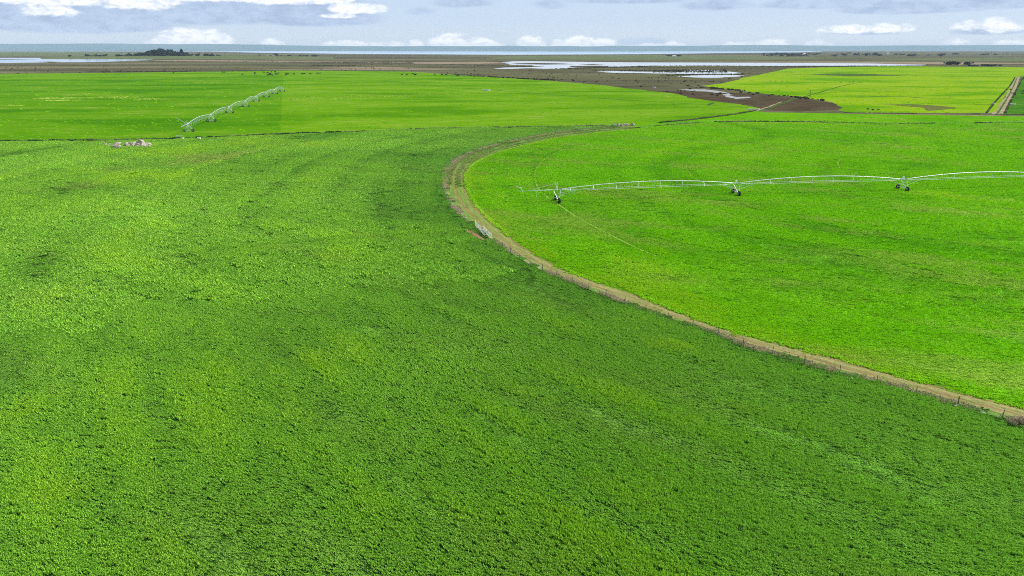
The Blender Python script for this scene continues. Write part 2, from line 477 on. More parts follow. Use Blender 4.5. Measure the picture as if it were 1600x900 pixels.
M['hose'] = simple_mat('hose', (0.46, 0.58, 0.53), 0.6, 0, 0.3, 0.1)
M['tyre'] = simple_mat('tyre', (0.012, 0.012, 0.013), 0.8, 0, 0.3, 0.3)
M['rim'] = simple_mat('rim', (0.45, 0.46, 0.46), 0.5, 0.4)
M['panel'] = simple_mat('panel', (0.70, 0.74, 0.78), 0.5)
M['post'] = simple_mat('old_timber', (0.15, 0.13, 0.11), 0.9, 0, 0.1, 0.5, 4)
M['wire'] = simple_mat('fence_wire', (0.22, 0.21, 0.20), 0.6, 0.6)
M['gate'] = simple_mat('gate_paint', (0.78, 0.78, 0.76), 0.5, 0, 0.4, 0.08)
M['rock'] = patchy_mat('rock', (0.38, 0.345, 0.285), (0.29, 0.26, 0.21), (0.47, 0.43, 0.37), 0.6, 2.4, 0.9)
M['cow'] = simple_mat('cow_hide', (0.010, 0.009, 0.009), 0.6, 0, 0.2, 0.4)
M['leaf'] = simple_mat('tree_leaf', (0.018, 0.034, 0.026), 0.8, 0, 0.1, 0.5, 0.4)
M['bark'] = simple_mat('bark', (0.09, 0.07, 0.05), 0.9)
M['wall'] = simple_mat('house_wall', (0.74, 0.72, 0.68), 0.8)
M['roof'] = simple_mat('house_roof', (0.50, 0.50, 0.52), 0.5)
M['glass'] = simple_mat('window_glass', (0.03, 0.04, 0.05), 0.1)
M['concrete'] = simple_mat('concrete', (0.62, 0.60, 0.57), 0.9)
M['scrub'] = simple_mat('scrub_leaf', (0.050, 0.055, 0.030), 0.9, 0, 0.1, 0.5, 0.5)
M['weed'] = crop_mat('weed_leaf', (0.020, 0.095, 0.018), (0.085, 0.23, 0.03), (0.22, 0.38, 0.055), (0.44, 0.37, 0.22))

# ------------------------------------------------------------------ layout lines, all on the ground
INNER_PX = [(985, 203), (930, 208), (870, 216), (820, 227), (775, 240), (745, 253), (730, 268), (728, 285), (735, 305), (752, 330),
            (785, 360), (830, 393), (880, 420), (940, 443), (1000, 463), (1070, 491), (1140, 516), (1250, 545), (1300, 557), (1380, 580),
            (1450, 599), (1520, 617), (1600, 637), (1700, 662), (1900, 712)]
OUTER_PX = [(985, 196), (930, 200), (870, 206), (800, 219), (750, 231), (715, 245), (697, 261), (690, 280), (692, 298), (704, 322),
            (725, 344), (748, 362), (775, 381), (810, 404), (855, 427), (905, 447), (950, 465), (1000, 484), (1051, 501), (1110, 520),
            (1149, 536), (1191, 550), (1234, 564), (1278, 576), (1335, 590), (1400, 608), (1460, 625), (1528, 644), (1600, 666), (1700, 693), (1900, 745)]
INNER = smooth(pts(INNER_PX), 1.0)
OUTER = smooth(pts(OUTER_PX), 1.0)
FENCE_AC_PX = [(-500, 227), (-200, 224), (0, 221), (180, 219), (300, 216), (440, 210), (600, 204), (720, 200), (870, 198), (985, 195.5)]
FENCE_AC = smooth(pts(FENCE_AC_PX), 4.0)
HEDGE = smooth(pts([(985, 195.5), (1040, 191), (1100, 185), (1150, 178.5), (1180, 173)]), 4.0)
FENCE_BD = smooth(pts([(985, 201), (1080, 193), (1160, 190), (1280, 191), (1400, 193.5), (1600, 191.5), (1900, 190)]), 4.0)
MARSH_C = [(1186, 168.5), (1150, 162), (1130, 160), (1080, 153), (1060, 147), (1040, 144), (1000, 140), (930, 132), (870, 127), (800, 122.5), (740, 119),
           (700, 116), (640, 112), (560, 111), (450, 110), (400, 111), (320, 112), (200, 113.5), (100, 114.5), (0, 115.2), (-500, 118)]

def jitter_poly(P, amp, step, scale=30.0, closed=True):
    out = []
    n = len(P)
    for i in range(n if closed else n - 1):
        a = np.array(P[i][:2]); b = np.array(P[(i + 1) % n][:2])
        k = max(1, min(400, int(np.hypot(*(b - a)) / step)))
        for j in range(k):
            q = a + (b - a) * j / k
            dx = fbm(q[0], q[1], scale) - 0.5; dy = fbm(q[0] + 500, q[1] + 900, scale) - 0.5
            out.append((q[0] + dx * 2 * amp, q[1] + dy * 2 * amp))
    return out
def sheet(name, poly, z, mat, kind='structure'):
    bm = bmesh.new()
    vs = [bm.verts.new((p[0], p[1], z)) for p in poly]
    f = bm.faces.new(vs)
    if f.calc_area() and f.normal.z < 0: f.normal_flip()
    f.normal_update()
    if f.normal.z < 0: f.normal_flip()
    bmesh.ops.triangulate(bm, faces=bm.faces[:])
    me = bpy.data.meshes.new(name); bm.to_mesh(me); bm.free()
    me.materials.append(mat)
    o = bpy.data.objects.new(name, me); COL.objects.link(o)
    o['kind'] = kind
    return o
def ribbon(name, line, width, z, mat, rough=0.3, kind='structure'):
    L = np.asarray(line); v = []; f = []
    for i in range(len(L)):
        t = L[min(i + 1, len(L) - 1)] - L[max(i - 1, 0)]; t = t / (np.hypot(*t) + 1e-9)
        nrm = np.array([-t[1], t[0]])
        wl = width / 2 * (1 + rough * (2 * fbm(L[i][0], L[i][1], width * 2) - 1) * 1.6)
        wr = width / 2 * (1 + rough * (2 * fbm(L[i][0] + 70, L[i][1], width * 2) - 1) * 1.6)
        v += [(*(L[i] + nrm * wl), z), (*(L[i] - nrm * wr), z)]
        if i: f.append((2 * i - 2, 2 * i - 1, 2 * i + 1, 2 * i))
    o = obj(name, v, f, mat); o['kind'] = kind
    return o

# ------------------------------------------------------------------ the land
S_ = 26000
ground = sheet('ground', [(-S_, -400), (S_, -400), (S_, S_), (-S_, S_)], 0.0, M['marsh'])
POLY_A = [tuple(p) for p in FENCE_AC[:-1]] + [tuple(p) for p in OUTER] + [tuple(at(1900, 1100))[:2], tuple(at(1900, 1500))[:2], tuple(at(-300, 1500))[:2], tuple(at(-500, 1100))[:2]]
POLY_B = [tuple(p) for p in INNER] + [tuple(at(2100, 712))[:2], tuple(at(2100, 190))[:2]] + [tuple(p) for p in FENCE_BD[::-1]]
sheet('left_pasture', POLY_A, 0.004, M['left_soil'])
sheet('right_pasture', POLY_B, 0.004, M['right_soil'])
marsh_edge = jitter_poly(pts(MARSH_C), 5.0, 12.0, 40.0, False)
polyC = [tuple(p) for p in FENCE_AC] + [tuple(p) for p in HEDGE[1:]] + marsh_edge
# the watered circle west of a straight mown edge is a deeper green
edge_top = at(442, 111); edge_bot = at(438, 209)
sheet('far_pasture', polyC, 0.008, M['far_field'])
polyC1 = [tuple(p) for p in FENCE_AC if p[0] < edge_bot.x and p[0] > -900] + [tuple(edge_bot)[:2], tuple(at(441, 150))[:2], tuple(at(443, 118))[:2], tuple(at(200, 122))[:2], tuple(at(-100, 124))[:2], tuple(at(-500, 130))[:2]]
sheet('watered_pasture', polyC1, 0.016, M['circle_field'])
polyD = [tuple(p) for p in HEDGE] + pts([(1195, 175.5), (1300, 177), (1400, 179), (1600, 182), (2000, 184), (2000, 190)]) + [tuple(p) for p in FENCE_BD[::-1]]
sheet('strip_pasture', polyD, 0.008, M['strip_field'])
polyE = jitter_poly(pts([(1098, 134), (1130, 130), (1165, 121), (1200, 114), (1232, 107), (1300, 104.8), (1400, 103.6), (1600, 105), (2000, 106), (2000, 119), (1594, 119),
                         (1556, 176.5), (1450, 176.5), (1330, 176), (1312, 172), (1318, 168), (1300, 160), (1250, 152), (1210, 148), (1150, 141)]), 4.0, 14.0, 40.0)
sheet('yellow_pasture', polyE, 0.012, M['gold_field'])
sheet('roadside_pasture', pts([(1597, 119.5), (2000, 119.5), (2000, 181), (1566, 179.5)]), 0.016, M['side_field'])
# brown mud of the creek flat between the pastures
sheet('mudflat', jitter_poly(pts([(1010, 141), (1070, 143), (1130, 144.5), (1200, 149), (1250, 153), (1300, 161), (1318, 168), (1310, 172), (1250, 174), (1190, 172), (1186, 169), (1150, 162.5), (1130, 160.5), (1080, 153.5), (1060, 147.5), (1040, 144.5)]), 5, 10, 25), 0.020, M['mud'])
# water
def water(name, px, mat, z=0.04, amp=12, step=30, sc=70):
    o = sheet(name, jitter_poly(pts(px), amp, step, sc), z, mat)
    return o
water('lagoon', [(-300, 90.5), (60, 90.3), (150, 91), (235, 92.6), (240, 93.4), (210, 95), (150, 97), (80, 97.4), (40, 98), (20, 98.4), (-300, 98)], M['pond'])
water('lagoon', [(785, 97.2), (800, 95.8), (830, 95.6), (900, 96.5), (1000, 97.5), (1200, 98), (1350, 99), (1445, 101), (1440, 102.2), (1380, 103), (1250, 102.6),
                 (1200, 103.2), (1100, 102.7), (1000, 103.2), (965, 104), (930, 104.2), (905, 105), (880, 107), (850, 107.5), (830, 106.6), (800, 107.6), (770, 107.3), (790, 105.5), (830, 104.8), (835, 102), (800, 101.3)], M['lagoon'], amp=10)
water('lagoon', [(930, 111.8), (960, 110.8), (1000, 112), (1060, 112.3), (1075, 110), (1105, 109), (1140, 112), (1165, 114.2), (1140, 115.4), (1090, 115.6), (1040, 114.8), (1000, 114.2), (960, 113.6)], M['lagoon'], amp=13, step=7, sc=26)
water('lagoon', [(1055, 119.5), (1090, 117.4), (1130, 116.8), (1160, 117.4), (1155, 119.8), (1110, 121.6), (1085, 121)], M['lagoon'], amp=9, step=6, sc=22)
water('creek', [(1062, 139.3), (1100, 139.6), (1130, 143), (1136, 145), (1122, 145.4), (1105, 143.4), (1075, 141.6)], M['creek'], amp=4.5, step=3, sc=9)
water('creek', [(1128, 148), (1137, 145.8), (1147, 147.2), (1139, 149), (1150, 151.6), (1172, 151.2), (1171, 153), (1150, 155), (1130, 150.4)], M['creek'], amp=4, step=3, sc=8)
water('lagoon', [(380, 109.0), (520, 108.7), (660, 108.9), (780, 108), (700, 107.3), (560, 107)], M['sand'], amp=9, step=20, sc=50).name = 'sandflat'
for px in ([(232, 94.2), (300, 93.4), (420, 95.2), (500, 96), (620, 97), (640, 98), (480, 97.4), (380, 96.6), (260, 95.6)],
           [(640, 97.2), (760, 96.2), (800, 98.5), (730, 100.4), (650, 99.4)], [(1110, 96.9), (1300, 96.4), (1500, 97.4), (1640, 99), (1500, 101), (1460, 100.2), (1300, 98.2)],
           [(500, 105.4), (600, 104.6), (660, 106.4), (560, 106.6)]):
    water('sandflat', px, M['sand'], amp=10, step=26, sc=60)
for px in ([(-300, 80.6), (100, 80.2), (230, 83), (330, 85.5), (180, 87.8), (-300, 89)], [(800, 87.5), (1000, 86.2), (1200, 88), (1320, 90.5), (1200, 93), (900, 93.5), (760, 91)],
           [(1340, 92), (1500, 90.8), (1900, 92), (1900, 96), (1500, 95)]):
    water('grassland', px, M['olive'], z=0.06, amp=25, step=60, sc=160)
water('sea', [(-900, 77.9), (1330, 78.2), (1250, 81.8), (1100, 83.4), (1000, 84.8), (800, 85.6), (560, 84.4), (410, 82.6), (330, 80.6), (-900, 79.4)], M['sea'], z=0.5, amp=60, step=300, sc=900)

for px in ([(800, 99.0), (840, 98.4), (880, 99.2), (900, 100.4), (850, 100.9), (810, 100.2)], [(905, 100.6), (930, 100.3), (945, 101), (920, 101.5)], [(805, 103.4), (835, 103.0), (850, 104), (820, 104.8)],
           [(890, 103.0), (930, 102.6), (960, 103.2), (930, 104.4), (895, 104.8)], [(60, 96.6), (75, 96.2), (95, 96.8), (80, 97.6)], [(-40, 92.6), (20, 92.4), (60, 92.8), (0, 93.2)]):
    water('mudbank', px, M['mud'], z=0.09, amp=7, step=14, sc=35)
# hills along the far shore
def hills():
    xs = np.linspace(-15000, 15000, 260); rows = 7
    v = []; f = []
    for j in range(rows):
        t = j / (rows - 1)
        y = 12000 + 3500 * t
        for x in xs:
            left = 1 / (1 + math.exp((x + 5000) / 900))
            prof = 74 + 34 * left + 22 * (fbm(x, 0.0, 1400, 3) - 0.5) + 10 * (fbm(x, 40.0, 300, 2) - 0.5)
            prof += 12 / (1 + math.exp(-(x - 3000) / 900))
            z = prof * math.sin(min(1, t * 1.5) * math.pi / 2) ** 0.8 * (1 + 0.25 * t) + (fbm(x, y, 700) - .5) * 14 * math.sin(t * math.pi)
            if j == 0: z = -2
            v.append((x, y, z))
    n = len(xs)
    for j in range(rows - 1):
        for i in range(n - 1): f.append((j * n + i, j * n + i + 1, (j + 1) * n + i + 1, (j + 1) * n + i))
    o = obj('hills', v, f, M['hill'], None, True); o['kind'] = 'structure'
hills()
# low dark spit in front of the far shore
def rise(name, px0, px1, dist, depth, h, mat):
    xs = np.linspace(px0, px1, 60); v = []; f = []
    for j in range(5):
        for x in xs:
            e = math.sin(math.pi * min(1, max(0, (x - px0) / (px1 - px0)))) ** 0.4
            p = at_dist(x, dist + depth * j / 4)
            z = h * math.sin(math.pi * j / 4) ** 0.7 * e * (0.7 + 0.6 * fbm(p.x, p.y, 120))
            v.append((p.x, p.y, z if 0 < j < 4 else -0.3))
    for j in range(4):
        for i in range(59): f.append((j * 60 + i, j * 60 + i + 1, (j + 1) * 60 + i + 1, (j + 1) * 60 + i))
    o = obj(name, v, f, mat, None, True); o['kind'] = 'structure'
    return o
rise('headland', 540, 1230, 8800, 500, 7.0, M['hill'])
KNOLL_Y = 3300
rise('knoll', 60, 520, KNOLL_Y - 250, 700, 12.0, M['olive'])

# ------------------------------------------------------------------ lane along the fence
def lane():
    n = 420; k = 13
    a = resample(OUTER, n); b = resample(INNER, n)
    v = []; f = []; ac = []; al = []
    # the two edges run at slightly different lengths: pair each inner point with its nearest outer point
    for i in range(n):
        for j in range(k):
            u = j / (k - 1); p = a[i] * (1 - u) + b[i] * u
            z = 0.006 + 0.10 * max(0, 1 - abs(u - 0.70) / 0.12) * 0.8 + 0.22 * max(0, 1 - u / 0.28) * fbm(p[0], p[1], 1.5)
            v.append((p[0], p[1], z)); ac.append(u); al.append(i / (n - 1))
    for i in range(n - 1):
        for j in range(k - 1): f.append((i * k + j, i * k + j + 1, (i + 1) * k + j + 1, (i + 1) * k + j))
    f = [q[::-1] for q in f]
    o = obj('lane', v, f, M['verge'], None, True); o['kind'] = 'structure'
    for nm, d in (('across', ac), ('along', al)):
        at_ = o.data.attributes.new(nm, 'FLOAT', 'POINT'); at_.data.foreach_set('value', d)
    return a, b
LANE_A, LANE_B = lane()
sheet('bare_earth', jitter_poly(pts([(727, 361), (737, 359), (745, 365), (757, 373), (755, 375), (741, 370)]), 0.5, 0.6, 1.5), 0.012, M['brown_earth'])

ribbon('lane_end', smooth(pts([(975, 200.2), (1010, 198), (1050, 195.3), (1090, 193.4), (1140, 191.6), (1180, 190.9)]), 2.0), 3.2, 0.03, M['dry_reed'], 0.9)
ribbon('lane_end', smooth(pts([(990, 200.0), (1020, 198.2), (1050, 196.0), (1080, 194.8)]), 2.0), 1.3, 0.036, M['gravel'], 0.9)
ribbon('sheep_track', smooth(pts([(300, 214.6), (440, 208.6), (600, 202.4), (720, 198.6), (860, 196.8)]), 3.0), 1.6, 0.034, M['pale_grass'], 0.9)
# wheel tracks, sheep tracks and drains
WHEEL = [smooth(pts(l), 2.0) for l in (
    [(882, 233), (858, 244), (840, 260), (836, 278), (843, 297), (858, 310), (873, 320), (900, 338), (940, 360), (985, 383), (1030, 402)],
    [(1086, 241), (1075, 252), (1073, 264), (1085, 278), (1110, 290), (1140, 302), (1152, 307)],
    [(1316, 246), (1309, 254), (1312, 262)])]
for l in WHEEL: ribbon('wheel_track', l, 0.5, 0.03, M['pale_grass'], 0.7)
SHEEP = [smooth(pts(l), 1.5) for l in (
    [(684, 276), (682, 288), (687, 308), (702, 330), (722, 352), (741, 369), (760, 381), (776, 392)],
    [(790, 404), (812, 414), (826, 423), (830, 436), (836, 448), (850, 458), (872, 468), (900, 477)],
    [(1385, 664), (1430, 675), (1490, 692), (1550, 708), (1600, 722)],
    [(690, 377), (740, 393), (800, 420), (840, 440)])]
PALE = [smooth(pts(l), 2.0) for l in ([(330, 392), (420, 384), (520, 376), (620, 370), (722, 364.5)],)]
for l in PALE: ribbon('sheep_track', l, 0.5, 0.03, M['pale_grass'], 0.5)
for l, wd in (([(478, 122.5), (520, 125.5), (560, 128), (610, 129), (650, 132.5), (700, 136.5), (760, 140), (830, 145), (900, 151), (985, 156.5), (1060, 161), (1120, 165), (1160, 167)], 2.2),
              ([(560, 147), (640, 148)], 2), ([(1105, 165), (1115, 160)], 2.5),
              ([(1232, 116), (1290, 118), (1330, 116), (1400, 117.5), (1480, 119), (1590, 118.6)], 6),
              ([(1340, 152), (1400, 150.5), (1450, 153.5), (1490, 153)], 4), ([(1384, 163), (1420, 163), (1470, 166), (1490, 170)], 5),
              ([(1520, 163.5), (1552, 163)], 3), ([(1180, 129), (1205, 129)], 2), ([(1150, 115.5), (1165, 116), (1240, 113)], 4)):
    ribbon('drain', smooth(pts(l), 6.0), wd, 0.024, M['dark_grass'], 0.9)
sheet('reed_bed', jitter_poly(pts([(1260, 116.5), (1310, 114.6), (1360, 115.6), (1420, 118), (1330, 119.4), (1290, 117.6)]), 5, 12, 25), 0.03, M['dark_grass'])
sheet('reed_bed', jitter_poly(pts([(1380, 163), (1430, 163.4), (1490, 167.6), (1470, 172), (1450, 173), (1440, 168)]), 3, 6, 15), 0.03, M['dry_reed'])
ribbon('gravel_track', smooth(pts([(1186, 174), (1200, 169.5), (1225, 160.5), (1240, 155), (1265, 149), (1300, 138.5), (1330, 131), (1348, 128.5)]), 5.0), 2.4, 0.034, M['dark_grass'], 0.6)
ribbon('gravel_track', smooth(pts([(1183, 173), (1196, 168.5), (1222, 159)]), 5.0), 1.6, 0.038, M['gravel'], 0.7)
ROAD = [smooth(pts(l), 4.0) for l in ([(1559, 179), (1566, 168), (1574, 155), (1582, 140), (1590, 121)],)]
ribbon('dirt_road', ROAD[0], 6.0, 0.036, M['gravel'], 0.35)
def offset(line, d):
    L = np.asarray(line); T = np.gradient(L, axis=0); T /= np.hypot(T[:, 0], T[:, 1])[:, None]
    return L + np.stack([-T[:, 1], T[:, 0]], 1) * d
ribbon('dirt_road', offset(ROAD[0], 0.6), 1.3, 0.044, M['dark_grass'], 0.9)
ribbon('gravel_road', smooth(pts([(1320, 177.6), (1400, 178.6), (1500, 180), (1600, 181.6), (1900, 185)]), 5.0), 3.0, 0.036, M['gravel'], 0.5)
ribbon('gravel_road', smooth(pts([(1200, 190.8), (1290, 192.3), (1400, 194.2)]), 5.0), 1.6, 0.036, M['gravel'], 0.8)

# ------------------------------------------------------------------ plants: instanced tufts
def patch_mesh(size, n_clump, per, hgt, wid, spread, seed, lean=(0.0, 0.0), comb=1.0):
    """clumps of leaves; comb > 1 draws each clump out along x into a short ridge"""
    rg = np.random.default_rng(seed)
    V = []; F = []; T = []
    for c in range(n_clump):
        cx, cy = (rg.random(2) - 0.5) * size
        ch = 0.55 + 0.8 * rg.random(); ct = rg.random()
        for b in range(per):
            an = rg.random() * 2 * math.pi; out = spread * (0.25 + 0.75 * rg.random())
            ox = (rg.random() - .5) * spread * 2 * (comb - 1); oy = -ox * .08
            h = hgt * ch * (0.55 + 0.45 * rg.random()); wd = wid * (0.6 + 0.8 * rg.random())
            bx = cx + ox + math.cos(an) * out * 0.25; by = cy + oy + math.sin(an) * out * 0.25
            tw = rg.random() * math.pi
            sx, sy = math.cos(tw) * wd / 2, math.sin(tw) * wd / 2
            mx = cx + ox + math.cos(an) * out * 0.65 + lean[0] * h * .5; my = cy + oy + math.sin(an) * out * 0.65 + lean[1] * h * .5
            tx = cx + ox + math.cos(an) * out * 1.25 + lean[0] * h; ty = cy + oy + math.sin(an) * out * 1.25 + lean[1] * h
            i = len(V)
            V += [(bx - sx, by - sy, 0), (bx + sx, by + sy, 0), (mx - sx, my - sy, h * .75), (mx + sx, my + sy, h * .75), (tx, ty, h * (0.8 + .25 * rg.random()))]
            F += [(i, i + 1, i + 3, i + 2), (i + 2, i + 3, i + 4)]
            T += [0.55 * ct + 0.45 * rg.random()] * 5
    return V, F, T

def tuft_tree():
    ng = bpy.data.node_groups.new('tuft_scatter', 'GeometryNodeTree')
    ng.interface.new_socket('Geometry', in_out='INPUT', socket_type='NodeSocketGeometry')
    ng.interface.new_socket('Geometry', in_out='OUTPUT', socket_type='NodeSocketGeometry')
    N = ng.nodes; L = ng.links
    gi = N.new('NodeGroupInput'); go = N.new('NodeGroupOutput')
    def attr(nm, ty):
        a = N.new('GeometryNodeInputNamedAttribute'); a.data_type = ty; a.inputs[0].default_value = nm
        return a.outputs[0]
    def eq(sock, v):
        c = N.new('FunctionNodeCompare'); c.data_type = 'INT'; c.operation = 'EQUAL'
        L.new(sock, c.inputs[2]); c.inputs[3].default_value = v
        return c.outputs[0]
    var = attr('part', 'INT')
    def pick(v):
        s = N.new('GeometryNodeSeparateGeometry'); s.domain = 'POINT'
        L.new(gi.outputs[0], s.inputs[0]); L.new(eq(var, v), s.inputs[1])
        return s.outputs[0]
    jn = N.new('GeometryNodeJoinGeometry')
    for v in (3, 2, 1):
        g = N.new('GeometryNodeGeometryToInstance'); L.new(pick(v), g.inputs[0]); L.new(g.outputs[0], jn.inputs[0])
    ip = N.new('GeometryNodeInstanceOnPoints')
    L.new(pick(0), ip.inputs['Points']); L.new(jn.outputs[0], ip.inputs['Instance'])
    ip.inputs['Pick Instance'].default_value = True
    L.new(attr('which', 'INT'), ip.inputs['Instance Index'])
    er = N.new('FunctionNodeEulerToRotation'); L.new(attr('turn', 'FLOAT_VECTOR'), er.inputs[0])
    L.new(er.outputs[0], ip.inputs['Rotation'])
    L.new(attr('size', 'FLOAT_VECTOR'), ip.inputs['Scale'])
    L.new(ip.outputs[0], go.inputs[0])
    return ng
TUFT_NG = tuft_tree()
def scatter(name, protos, P, turn, size, tint, dry, mat, label=None, cat=None):
    """one object: prototypes (part 1..3) plus loose points (part 0)"""
    V = []; F = []; part = []; tone = []
    for k, (v, f, t) in enumerate(protos):
        o = len(V); V += v; F += [tuple(i + o for i in q) for q in f]; part += [k + 1] * len(v); tone += t
    n0 = len(V); n = len(P)
    V += [tuple(p) for p in P]
    me = bpy.data.meshes.new(name); me.from_pydata(V, [], F)
    N = n0 + n
    def add(nm, ty, arr, field='value'):
        a = me.attributes.new(nm, ty, 'POINT'); a.data.foreach_set(field, np.ascontiguousarray(arr).ravel())
    z0 = np.zeros(n0)
    add('part', 'INT', np.concatenate([np.array(part), np.zeros(n)]).astype(np.int32))
    add('which', 'INT', np.concatenate([z0, RNG.integers(0, len(protos), n)]).astype(np.int32))
    add('tone', 'FLOAT', np.concatenate([np.array(tone), np.zeros(n)]).astype(np.float32))
    add('tint', 'FLOAT', np.concatenate([z0, tint]).astype(np.float32))
    add('dry', 'FLOAT', np.concatenate([z0, dry]).astype(np.float32))
    add('turn', 'FLOAT_VECTOR', np.concatenate([np.zeros((n0, 3)), turn]).astype(np.float32), 'vector')
    add('size', 'FLOAT_VECTOR', np.concatenate([np.zeros((n0, 3)), size]).astype(np.float32), 'vector')
    me.materials.append(mat)
    o = bpy.data.objects.new(name, me); COL.objects.link(o)
    md = o.modifiers.new('scatter', 'NODES'); md.node_group = TUFT_NG
    tag(o, label, cat, None, 'stuff')
    return o

def frustum_grid(d0, d1, step, margin=12.0):
    hw = d1 * 0.80 + 30 + margin
    xs = np.arange(-hw, hw, step); ys = np.arange(d0, d1, step)
    X, Y = np.meshgrid(xs, ys); X = X.ravel(); Y = Y.ravel()
    X = X + (RNG.random(X.size) - .5) * step * .9; Y = Y + (RNG.random(Y.size) - .5) * step * .9
    ok = (np.abs(X) < 0.80 * Y + 16 + margin) & (Y > d0 - 1) & (Y < d1 + 1)
    return X[ok], Y[ok]

NEAR = [patch_mesh(1.7, 24, 11, 0.40, 0.080, 0.21, 20 + k, (-0.15, 0.1)) for k in range(3)]
CROP_NEAR = [patch_mesh(1.75, 80, 9, 0.29, 0.036, 0.085, 40 + k, (0.35, -0.35), 2.8) for k in range(4)][:3]
MID = [patch_mesh(4.6, 270, 8, 0.34, 0.052, 0.12, 30 + k, (0.35, -0.35), 3.2) for k in range(3)]
SWITCH = 125.0

def px_of(X, Y):
    """photo pixel of a ground point, used only to read the layout lines back"""
    zc = Y * cp + CAM_H * sp
    return 800 + FPX * X / zc, 450 - FPX * (Y * sp - CAM_H * cp) / zc

# patches of other growth, placed on the ground: (centre, half sizes along x / y, tint, dry)
def spot(px, py, rx, ry, tint, dry):
    c = at(px, py); ex = (at(px + rx, py) - c).length; ey = abs(at(px, py + ry).y - at(px, py - ry).y) / 2
    return (c.x, c.y, ex, ey, tint, dry)
SPOTS_A = [spot(330, 245, 60, 9, .3, .75), spot(300, 254, 40, 6, .3, .6), spot(385, 238, 26, 4, .3, .7), spot(130, 290, 40, 8, .3, .45), spot(185, 265, 40, 5, .2, .5),
           spot(270, 238, 70, 9, .5, 0), spot(430, 226, 120, 9, .5, .1), spot(230, 272, 60, 10, .35, 0), spot(560, 222, 120, 6, .35, 0), spot(715, 226, 45, 4, .75, .1), spot(20, 305, 60, 14, .3, 0), spot(640, 240, 60, 8, .25, 0),
           spot(35, 640, 60, 40, .45, .05), spot(100, 765, 60, 30, .5, .1), spot(540, 545, 70, 40, .45, 0), spot(1060, 540, 45, 10, .5, 0), spot(960, 610, 80, 30, .25, 0), spot(860, 500, 60, 40, .2, 0), spot(1350, 780, 330, 120, -.15, 0), spot(1450, 690, 150, 30, -.1, 0), spot(100, 480, 160, 50, -.12, 0), spot(980, 520, 70, 12, -.3, 0),
           spot(1130, 640, 60, 25, .35, 0), spot(620, 400, 160, 18, .22, 0), spot(260, 690, 40, 20, .3, .05), spot(840, 860, 80, 25, .15, .05), spot(440, 860, 70, 30, .15, .05),
           spot(180, 250, 150, 14, -.3, 0), spot(200, 345, 200, 25, -.25, 0), spot(620, 215, 160, 8, -.3, 0), spot(560, 300, 120, 25, -.2, 0), spot(90, 225, 120, 6, -.15, 0), spot(430, 430, 90, 24, -.15, 0)]
SPOTS_B = [spot(960, 320, 110, 22, .25, .25), spot(1130, 322, 60, 10, .25, .25), spot(1340, 235, 60, 9, .35, .25), spot(1255, 335, 10, 4, .3, .5), spot(1530, 380, 80, 5, .3, .2), spot(1390, 315, 40, 4, .3, .2),
           spot(1230, 440, 160, 50, .22, .1), spot(780, 330, 40, 40, .35, .1), spot(1000, 430, 90, 30, .3, .12), spot(1480, 560, 140, 40, .4, .1), spot(1560, 600, 60, 20, .3, .1), spot(750, 280, 22, 35, .3, .15),
           spot(1000, 250, 200, 30, -.22, 0), spot(1400, 270, 200, 20, -.2, 0), spot(1220, 215, 300, 14, -.1, 0), spot(1100, 262, 40, 30, -.1, 0), spot(850, 225, 60, 6, .3, .1)]
def apply_spots(X, Y, spots, tint, dry):
    for cx, cy, ex, ey, t, d in spots:
        r = ((X - cx) / ex) ** 2 + ((Y - cy) / ey) ** 2 + (fbm(X + cx, Y, max(ey * .5, 1.5)) - .5) * 1.6
        k = np.clip(1.25 - r, 0, 1) ** 1.3 * .45
        tint += k * t; dry += k * d * (0.35 + 1.1 * fbm(X, Y, 2.2, 2)) 
    return tint, dry

